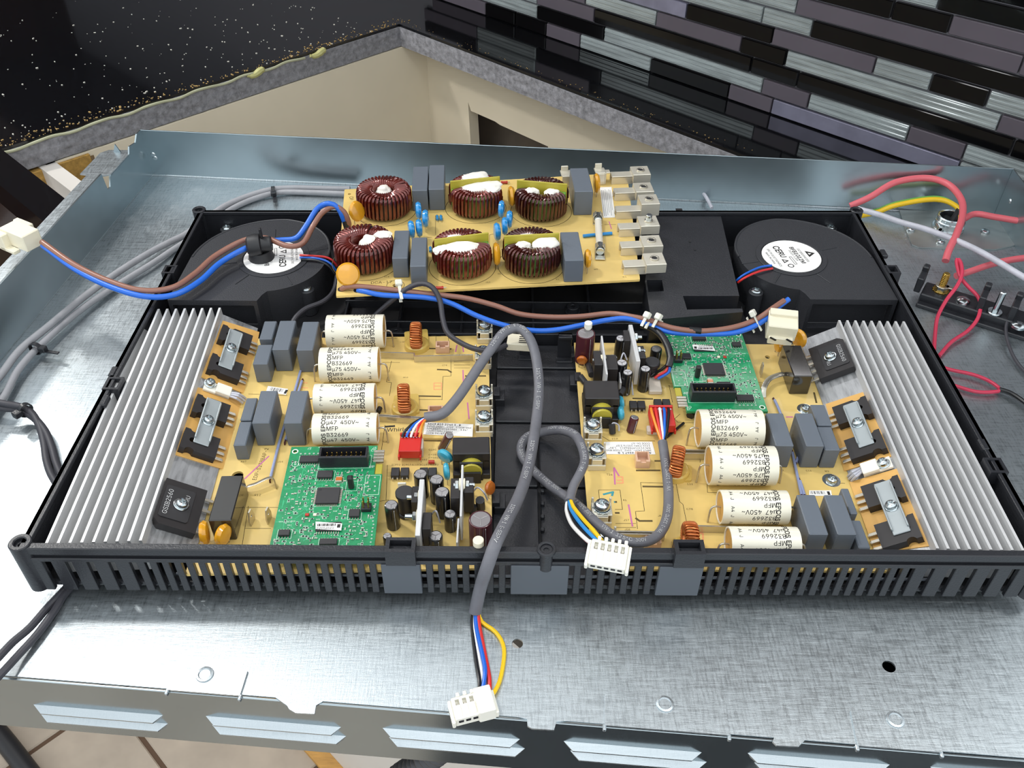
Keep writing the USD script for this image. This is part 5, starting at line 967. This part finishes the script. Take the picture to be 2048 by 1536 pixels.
# harness 2: from the red plug of the right board, round in a loop, to a plug on the front rim
h2 = [(1325, 884, 20), (1329, 910, 19), (1334, 950, 18), (1337, 990, 18), (1334, 1035, 19), (1318, 1068, 21), (1290, 1084, 24), (1255, 1083, 27), (1222, 1068, 27), (1190, 1043, 24), (1150, 1006, 16), (1105, 975, 10), (1070, 944, 9), (1047, 917, 9), (1042, 893, 9), (1056, 873, 9), (1085, 864, 10), (1118, 860, 14), (1148, 869, 19), (1163, 892, 23), (1169, 920, 25), (1162, 943, 25), (1147, 972, 24), (1138, 1004, 24)]
H = thing('wire_harness', 'grey sleeved harness coiled in a loop, its white plug lying on the front rim', 'cable', (at(1100, 960, 2)*[1, 1, 0])+[0, 0, 2.4])
ps = spline(path(h2)); part(H, 'sleeve', sweep(ps, 2.75, 14, .9), 'cable_grey', label='grey tubing'); ribbon_print(ps, 'VW-1  125°C  300V', 1.8, 2.7, 14, 10, 'ink_grey', H, flip=True)
red_plug(H, (1298, 812), (1344, 812), (1296, 850), ZB+9, 6)
for k, m in enumerate(['wire_orange', 'wire_red', 'wire_white', 'wire_blue', 'wire_black']):
    part(H, 'wire', tube(path([(1302+k*8.6, 817, ZB+9.6), (1304+k*8.4, 826, ZB+10.6), (1313+k*5.4, 855, ZB+9.6), (1319+k*3.2, 872, 20.5), (1326, 890, 19.6)]), .85, 8), m)
for m, pts in (('wire_white', [(1136, 1000, 23.5), (1133, 1020, 24), (1143, 1048, 30), (1168, 1075, 36), (1190, 1092, 38)]), ('wire_red', [(1138, 1002, 23), (1139, 1025, 24), (1150, 1055, 30), (1172, 1079, 36), (1193, 1094, 38)]), ('wire_black', [(1138, 1002, 24), (1139, 1022, 25), (1152, 1050, 31), (1176, 1074, 36), (1196, 1090, 38.5)]), ('wire_cyan', [(1139, 1001, 24.6), (1142, 1018, 26), (1158, 1043, 32), (1180, 1068, 37), (1200, 1087, 39)]), ('wire_yellow', [(1141, 1000, 25), (1147, 1014, 27), (1166, 1038, 33), (1186, 1060, 38), (1204, 1082, 40)])): part(H, 'wire', tube(path(pts), 1.05, 8), m)
P0 = at(1217, 1110, 40); ex = np.array([.97, -.22, 0]); plug5(H, P0-[0, 0, 3], ex, np.array([.2, .9, .28]), 17.5, 12.5, 6.5)
# upper mains lead with grommet and plug
U = thing('power_lead', 'brown and blue mains lead crossing the left blower to the filter board', 'cable', (at(350, 575, 30)*[1, 1, 0])+[0, 0, RZ])
part(U, 'brown_wire', tube(path([(84, 484, 52), (150, 530, 50), (220, 563, 45), (285, 581, 41), (345, 575, 39), (390, 547, 39), (430, 512, 40), (487, 481, 42), (530, 476, 43), (575, 492, 41), (606, 486, 42), (626, 452, 47), (645, 425, 54), (668, 413, 58), (688, 424, 54), (697, 445, 46), (698, 452, 39)]), 1.95, 12), 'wire_brown')
part(U, 'blue_wire', tube(path([(86, 491, 50), (150, 538, 48), (220, 573, 43), (290, 593, 39), (350, 589, 37), (400, 562, 37), (440, 526, 38), (490, 497, 40), (530, 484, 41), (562, 480, 41), (592, 476, 42), (612, 452, 47), (634, 418, 55), (657, 407, 60), (676, 416, 57), (688, 440, 48), (693, 455, 39)]), 1.95, 12), 'wire_blue')
for a, c_ in (((690, 440, 48), (695, 458, 40)),): part(U, 'boot', tube(path([a, c_]), 2.3, 10), 'rubber')
G0 = at(517, 490, 41); gd = at(560, 482, 42)-at(478, 492, 41); GF = frame(G0, gd, np.cross([0, 0, 1.], gd)); X = trimesh.transformations.rotation_matrix(math.pi/2, (0, 1, 0))
gr = part(U, 'grommet', mv(tr(lathe([(2, -8), (5, -8), (7.4, -6.5), (8.2, -2), (7.8, 1.5), (5.6, 2.2), (5.2, 8.5), (4.6, 9.2), (2, 9.2)], 28), z=0), GF@X), 'rubber', label='black rubber strain relief grommet')
part(gr, 'fin', mv(tr(cbox(1.8, 3, 14, .7), 3.4, 0, -1), GF), 'rubber'); part(gr, 'skirt', mv(lathe([(7, -13), (8.6, -13), (9.4, -12), (7.6, -4), (6.5, -4)], 28), frame(G0, gd, np.cross([0, 0, 1.], gd))), 'rubber')
cc = at(44, 470, 54); ce = at(88, 488, 52)-at(5, 505, 50); cx_ = at(92, 478, 54)-at(20, 448, 54)
KT2 = frame(cc, cx_, np.cross([0, 0, 1.], cx_)); pg = part(U, 'plug', mv(cat(tr(cbox(24, 13, 12, .6), -1, 0, -7), tr(cbox(13, 15, 8, .6), -7, 3, -4.2), tr(cbox(9, 17, 12, .6), -10, -3, -9)), KT2), 'ivory_plastic', label='cream mains plug')
part(pg, 'latch', mv(cat(tr(cbox(8, 4, 2, .4), -12, 8, 2), tr(cbox(14, 5, 2.6, .4), -4, -9, -9)), KT2), 'ivory_plastic')
# lower mains lead along the filter board to the right
U = thing('power_lead', 'brown and blue mains lead tied with white zip ties behind the boards', 'cable', (at(1000, 610, 30)*[1, 1, 0])+[0, 0, 25])
part(U, 'brown_wire', tube(path([(683, 579, 38.5), (692, 574, 41), (720, 573, 41), (790, 580, 40), (860, 588, 38), (930, 596, 36), (990, 611, 33), (1040, 628, 30), (1100, 634, 29), (1160, 633, 30), (1220, 627, 32), (1262, 633, 34), (1300, 641, 35), (1345, 656, 35), (1400, 662, 34), (1460, 656, 35), (1510, 640, 38), (1546, 616, 44), (1568, 601, 46)]), 1.75, 12), 'wire_brown')
part(U, 'blue_wire', tube(path([(715, 581, 38.5), (730, 583, 39), (765, 590, 38.5), (850, 595, 37), (900, 606, 35), (955, 632, 31), (1010, 651, 28), (1065, 661, 26.5), (1110, 660, 27), (1160, 651, 30), (1210, 641, 31), (1250, 637, 33), (1290, 645, 33), (1340, 664, 32), (1420, 668, 32), (1475, 664, 33), (1522, 645, 37), (1553, 617, 42), (1578, 598, 46)]), 1.75, 12), 'wire_blue')
part(U, 'tape_band', tube(path([(1378, 660, 34.2), (1402, 662, 34)]), 2.1, 12), 'tape')
for a, s_ in (((797, 570, 41), (803, 602, 36)), ((1297, 634, 38), (1286, 655, 33)), ((1320, 637, 38), (1309, 657, 33)), ((1500, 630, 41), (1517, 664, 32))):
    A, C = at(*a), at(*s_); d = (C-A)/np.linalg.norm(C-A); T = frame((A+C)/2, d, np.cross([0, 0.3, 1.], d)); Lz = np.linalg.norm(C-A)
    t = part(U, 'zip_tie', mv(cat(tr(cbox(Lz, 2.2, .9, .2), 0, 0, 1.7), tr(cbox(Lz*.9, 2.2, .9, .2), 0, 0, -3)), T), 'tie_white'); part(t, 'lock', mv(cbox(4.2, 4.6, 3.6, .6), frame(A+[0, 0, .5], d, np.cross([0, .3, 1.], d))), 'tie_white')
cc = at(1563, 652, 36); pg = part(U, 'plug', mv(cat(tr(cbox(18, 14, 13, .6), 0, 0, -6), tr(cbox(17, 5, 3, .4), 0, 4, 6.2), tr(cbox(15, 3, 6, .4), 0, -7.5, -8)), fy(cc, -10)@ROT(math.radians(14), (1, 0, 0))), 'ivory_plastic', label='cream mains plug')
part(pg, 'slots', mv(cat([tr(turn(cbox(4.6, .6, 1.2, .1), 30, (0, 1, 0)), x, -9.2, -3) for x in (-5, 5)]), fy(cc, -10)@ROT(math.radians(14), (1, 0, 0))), 'black_matt')
# fan leads
F_ = thing('fan_cable', 'thin black cable from the left blower hooked over the mains lead to a cream plug', 'cable', (at(880, 640, 20)*[1, 1, 0])+[0, 0, 20])
part(F_, 'sleeve', tube(path([(735, 645, 18), (762, 620, 26), (790, 596, 36), (818, 575, 42), (845, 567, 45), (866, 576, 44), (880, 602, 38), (886, 640, 32), (897, 668, 29), (930, 690, 28), (960, 700, 28), (990, 701, 28), (1012, 690, 28)]), 1.75, 10), 'cable_dark')
P = at(1040, 682, 28); pg = part(F_, 'plug', mv(cat(cbox(16, 11, 5.5, .5)), fy(P-[0, 0, 4], -6)), 'ivory_plastic', label='cream four-way plug')
part(pg, 'slots', mv(cat([tr(cbox(6, .5, .4, .05), 2.5, -3.4+k*1.9, 5.5) for k in range(4)]), fy(P-[0, 0, 4], -6)), 'black_matt')
solo('fan_cable', tube(path([(676, 540, 23), (668, 580, 18), (648, 602, 17), (612, 617, 17), (592, 634, 16), (584, 648, 14)]), 1.7, 10), 'cable_dark', 'short dark cable leaving the left blower behind the grey capacitors', 'cable')
F_ = thing('fan_cable', 'black sleeved cable bending down to a beige socket beside the rear green board', 'cable', (at(1335, 700, 20)*[1, 1, 0])+[0, 0, 16])
part(F_, 'sleeve', tube(path([(1283, 650, 30), (1302, 655, 31), (1322, 670, 31), (1336, 694, 30), (1341, 716, 28), (1337, 734, 25)]), 2.3, 12), 'wire_black')
for m, pts in (('wire_red', [(1338, 730, 25), (1332, 742, 22), (1318, 750, 19), (1309, 756, 17)]), ('wire_blue', [(1340, 732, 25.5), (1338, 744, 22), (1326, 752, 19), (1316, 757, 17)]), ('wire_black', [(1336, 728, 25), (1322, 740, 21), (1310, 746, 18), (1302, 753, 17)])): part(F_, 'wire', tube(path(pts), .9, 8), m)
# cables on the pan, left
def tie(node, x, y, z, dx, dy, mat='black_plastic', tail=True):
    P = at(x, y, z); d = at(x+dx, y+dy, z)-P; d /= np.linalg.norm(d); T = frame(P, d, np.cross([0, 0, 1.], d))
    t = part(node, 'zip_tie', mv(turn(ring(4.6, 3.9, 3, .2, 20), 90, (0, 1, 0)), T@fy((-1.5, 0, 0), 0)), mat); part(t, 'lock', mv(tr(cbox(4.5, 5, 4, .5), 0, -5, -1.5), T), mat)
    if tail: part(t, 'tail', mv(tr(cbox(2.6, 10, 1., .2), .5, -11, -2), T), mat)
C_ = thing('cable_pair', 'pair of light grey cables tied in black, running along the rear left of the pan', 'cable', (at(300, 505, ZP)*[1, 1, 0])+[0, 0, ZP])
part(C_, 'cable', tube(path([(700, 378, -4), (640, 377, -4), (590, 376, -3), (545, 379, -2), (500, 391, -3), (450, 412, -4), (410, 440, -4.5), (372, 468, -4), (340, 484, -3), (300, 505, -2), (240, 542, 0), (170, 592, 2), (100, 650, 3), (40, 700, 3), (0, 752, 2), (-40, 800, 2)]), 2.5, 12), 'cable_light')
part(C_, 'cable', tube(path([(700, 388, -4), (620, 385, -4), (560, 385, -4), (510, 397, -4), (460, 420, -4.5), (420, 452, -4.5), (380, 478, -4), (345, 500, -4), (300, 530, -3), (230, 573, -3), (160, 621, -2), (95, 677, -1), (40, 735, -1), (10, 790, -2), (-20, 830, -2)]), 2.3, 12), 'cable_light')
tie(C_, 547, 383, -2, 10, -1); tie(C_, 72, 697, 1, 10, -10)
C_ = thing('cable_pair', 'pair of dark grey cables bending under the left wall of the tray', 'cable', (at(80, 870, ZP)*[1, 1, 0])+[0, 0, ZP])
part(C_, 'cable', tube(path([(-60, 792, 6), (0, 806, 6), (35, 812, 4), (60, 823, 2), (78, 850, -1), (88, 885, -3.5), (93, 920, -4.5), (103, 950, -4.8), (125, 985, -4.8)]), 2.2, 12), 'cable_dark')
part(C_, 'cable', tube(path([(-60, 806, 3), (0, 816, 3), (38, 820, 1), (68, 836, 0), (90, 862, -2), (103, 893, -4), (112, 925, -4.8), (128, 965, -4.8)]), 2.2, 12), 'cable_dark')
tie(C_, 50, 820, 3, 10, 6, tail=False)
for k, (pts, lb) in enumerate((([(200, 1100, -4.8), (128, 1180, -4.4), (95, 1215, -4), (60, 1255, -2), (25, 1285, 0), (-10, 1322, 2), (-60, 1370, 3)], 'left one of two thin black cables leaving the front left corner of the tray'), ([(210, 1105, -4.8), (135, 1182, -4.6), (110, 1220, -4.4), (75, 1268, -4), (35, 1312, -3), (2, 1348, -2), (-50, 1400, -2)], 'right one of two thin black cables leaving the front left corner of the tray'))):
    solo('black_cable', tube(path(pts), 1.9, 10), 'cable_dark', lb, 'cable')
# wires on the pan, right
def wire(name, label, mat, pts, r, extra=()):
    n = thing(name, label, 'wire', (at(*pts[len(pts)//2][:2], ZP)*[1, 1, 0])+[0, 0, ZP]); part(n, 'insulation', tube(path(pts), r, 12), mat)
    for nm, m, p, rr in extra: part(n, nm, tube(path(p), rr, 10), m)
    return n
wire('power_wire', 'thick pink wire arching from behind the right blower down to the brass post', 'wire_pink', [(1700, 412, 4), (1740, 394, 12), (1790, 365, 22), (1850, 356, 26), (1895, 368, 26), (1922, 398, 24), (1925, 430, 22), (1914, 466, 20), (1898, 500, 16), (1891, 522, 12)], 2.7)
yg = [(1720, 432, -3), (1755, 424, 0), (1790, 411, 6), (1850, 400, 11), (1888, 401, 12), (1915, 415, 10), (1921, 432, 6), (1919, 440, 2)]
wire('earth_wire', 'yellow and green earth wire entering the conduit clamp', 'wire_yellow', yg, 2.1, [('green_stripe', 'wire_green', [(x-1, y-5, z+1.2) for x, y, z in yg[:6]], 1.1)])
wire('power_wire', 'thick pink wire leaving to the right edge beside the conduit clamp', 'wire_pink', [(1924, 440, 4), (1950, 428, 6), (1990, 434, 8), (2050, 444, 10), (2110, 454, 12)], 2.6)
wire('power_wire', 'thick pink wire running from the terminal block to the right edge below the white tubing', 'wire_pink', [(1912, 552, 8), (1940, 543, 9), (1975, 531, 10), (2010, 522, 11), (2050, 516, 12), (2110, 512, 14)], 2.5)
wire('white_tubing', 'translucent white tubing lying diagonally across the right end of the pan', 'cable_pale', [(1716, 418, 8), (1760, 430, 10), (1800, 444, 12), (1850, 458, 15), (1905, 478, 18), (1950, 498, 20), (1990, 520, 20), (2050, 556, 20), (2110, 590, 20)], 2.3)
wire('signal_wire', 'crimson wire loop hanging from the terminal block towards the tray wall', 'wire_crimson', [(1868, 700, -4), (1871, 660, -2), (1876, 632, 2), (1893, 600, 8), (1914, 572, 14), (1924, 548, 18), (1921, 524, 20), (1914, 518, 20), (1914, 530, 18), (1922, 556, 15), (1940, 577, 11), (1955, 592, 8), (1961, 612, 4), (1955, 638, 0), (1935, 662, -3), (1903, 684, -4), (1878, 712, -5)], 1.35)
wire('signal_wire', 'crimson wire pair joined by a black sleeve at the right of the tray', 'wire_crimson', [(1880, 733, -4), (1903, 740, -4), (1945, 749, -4), (1978, 762, -4), (2000, 779, -4), (1985, 784, -4.4), (1950, 783, -4.6), (1905, 770, -5), (1885, 764, -5)], 1.25, [('black_sleeve', 'wire_black', [(1998, 779, -4), (2020, 786, -4), (2050, 806, -4), (2090, 840, -4)], 1.7)])
solo('thin_wire', tube(path([(2060, 580, 8), (2035, 604, 6), (2018, 632, 2), (2012, 664, -2), (2022, 702, -4), (2042, 735, -5), (2080, 770, -5)]), 1.2, 8), 'cable_dark', 'thin black wire hanging in front of the terminal block at the right edge', 'wire')
solo('thin_wire', tube(path([(1290, 372, -2), (1318, 358, 2), (1350, 355, 4), (1385, 366, 3), (1408, 388, 0), (1424, 416, -4)]), 1.5, 8), 'cable_pale', 'thin pale wire arching along the rear wall right of the filter board', 'wire')
# access plate with conduit clamp
AP = thing('access_plate', 'galvanised access plate with a steel conduit clamp at the right rear of the pan', 'plate', (at(1905, 460, ZP)*[1, 1, 0])+[0, 0, ZP])
part(AP, 'plate', tr(prism(Polygon([at(x, y, ZP+1)[:2] for x, y in [(1799, 421), (1808, 451), (1824, 489), (1838, 495), (1991, 499), (2042, 488), (2012, 444), (1990, 424)]]), 1.2), z=ZP+.1), 'plate_steel')
for x, y in ((1822, 457), (1882, 482), (1971, 461)): P = at(x, y, ZP+3); part(AP, 'screw', tr(screw(3.6, 2.4), P[0], P[1], ZP+1.3), 'zinc_screw')
P = at(1903, 434, ZP+12); part(AP, 'conduit_clamp', tr(cat(ring(11, 9, 12, .6, 36), ring(12.5, 9, 2.4, .3, 36), tr(ring(11.8, 10, 2.5, .5, 36), z=6)), P[0], P[1], ZP+1.3), 'zinc_screw')
part(AP, 'opening', tr(cyl(9, .4, .1, 30), P[0], P[1], ZP+2), 'black_matt'); part(AP, 'clamp_screw', tr(turn(cat(cyl(1.8, 8), tr(cyl(2.6, 2, .3, 6), z=6)), 90, (1, 0, 0)), P[0]-12, P[1]-4, ZP+7), 'zinc_screw')
part(AP, 'strain_relief', tube([P+[4, 2, -6], P+[6, 3, 1], P+[7, 3, 5]], 3.4, 10), 'rubber')
# terminal block
TB0, TB1 = at(1850, 600, ZP), at(2080, 672, ZP); td = (TB1-TB0)/np.linalg.norm(TB1-TB0); TT = frame(TB0, td, np.cross([0, 0, 1.], td)); LT = np.linalg.norm(TB1-TB0)
TB = thing('terminal_block', 'black terminal block with brass and steel posts at the right end of the pan', 'terminal block', TB0)
part(TB, 'base', mv(cat(bar(-4, LT, -8, 11, 0, 9, .8), bar(-4, LT, -13, 12, 0, 3, .6)), TT), 'black_plastic')
def tbp(px, py, z): return (np.linalg.inv(TT)@np.r_[at(px, py, z), 1])[:2]
for px, py in ((1846, 548), (1972, 582), (2034, 606)): u_, v_ = tbp(px, py, 14); part(TB, 'barrier', mv(cat(bar(u_-2, u_+2.4, -7, 9, 8, 20, .6), bar(u_-2, u_+2.4, 4, 10, 8, 24, .8)), TT), 'black_plastic')
u_, v_ = tbp(1888, 563, 10); q = part(TB, 'brass_post', mv(tr(cat(cyl(2.3, 15, .3, 20), *[tr(ring(2.6, 2.1, .5, .1, 20), z=7+k*1.3) for k in range(6)]), u_, v_, 9), TT), 'brass')
part(q, 'nut', mv(tr(cyl(4.2, 3.4, .4, 6), u_, v_, 9.6), TT), 'zinc_screw'); part(q, 'washer', mv(tr(washer(5.4), u_, v_, 9), TT), 'brass')
part(TB, 'ring_lug', mv(tr(cat(ring(4.8, 2.4, .8), tr(cbox(7, 3.5, .8), 6)), u_, v_, 13.2), TT@fy((0, 0, 0), 0)), 'tin')
u_, v_ = tbp(1997, 607, 10); q = part(TB, 'steel_post', mv(tr(cat(cyl(2.2, 18, .6, 20)), u_, v_, 9), TT), 'zinc_screw'); part(q, 'washer', mv(tr(cyl(5.2, 1.6, .4, 24), u_, v_, 9), TT), 'zinc_screw')
for px, py in ((1935, 580), (2047, 630)): u_, v_ = tbp(px, py, 12); part(TB, 'dome_screw', mv(tr(lathe([(0, 0), (5, 0), (4.6, 1.6), (3, 2.8), (0, 3.2)], 24), u_, v_, 9), TT), 'zinc_screw')
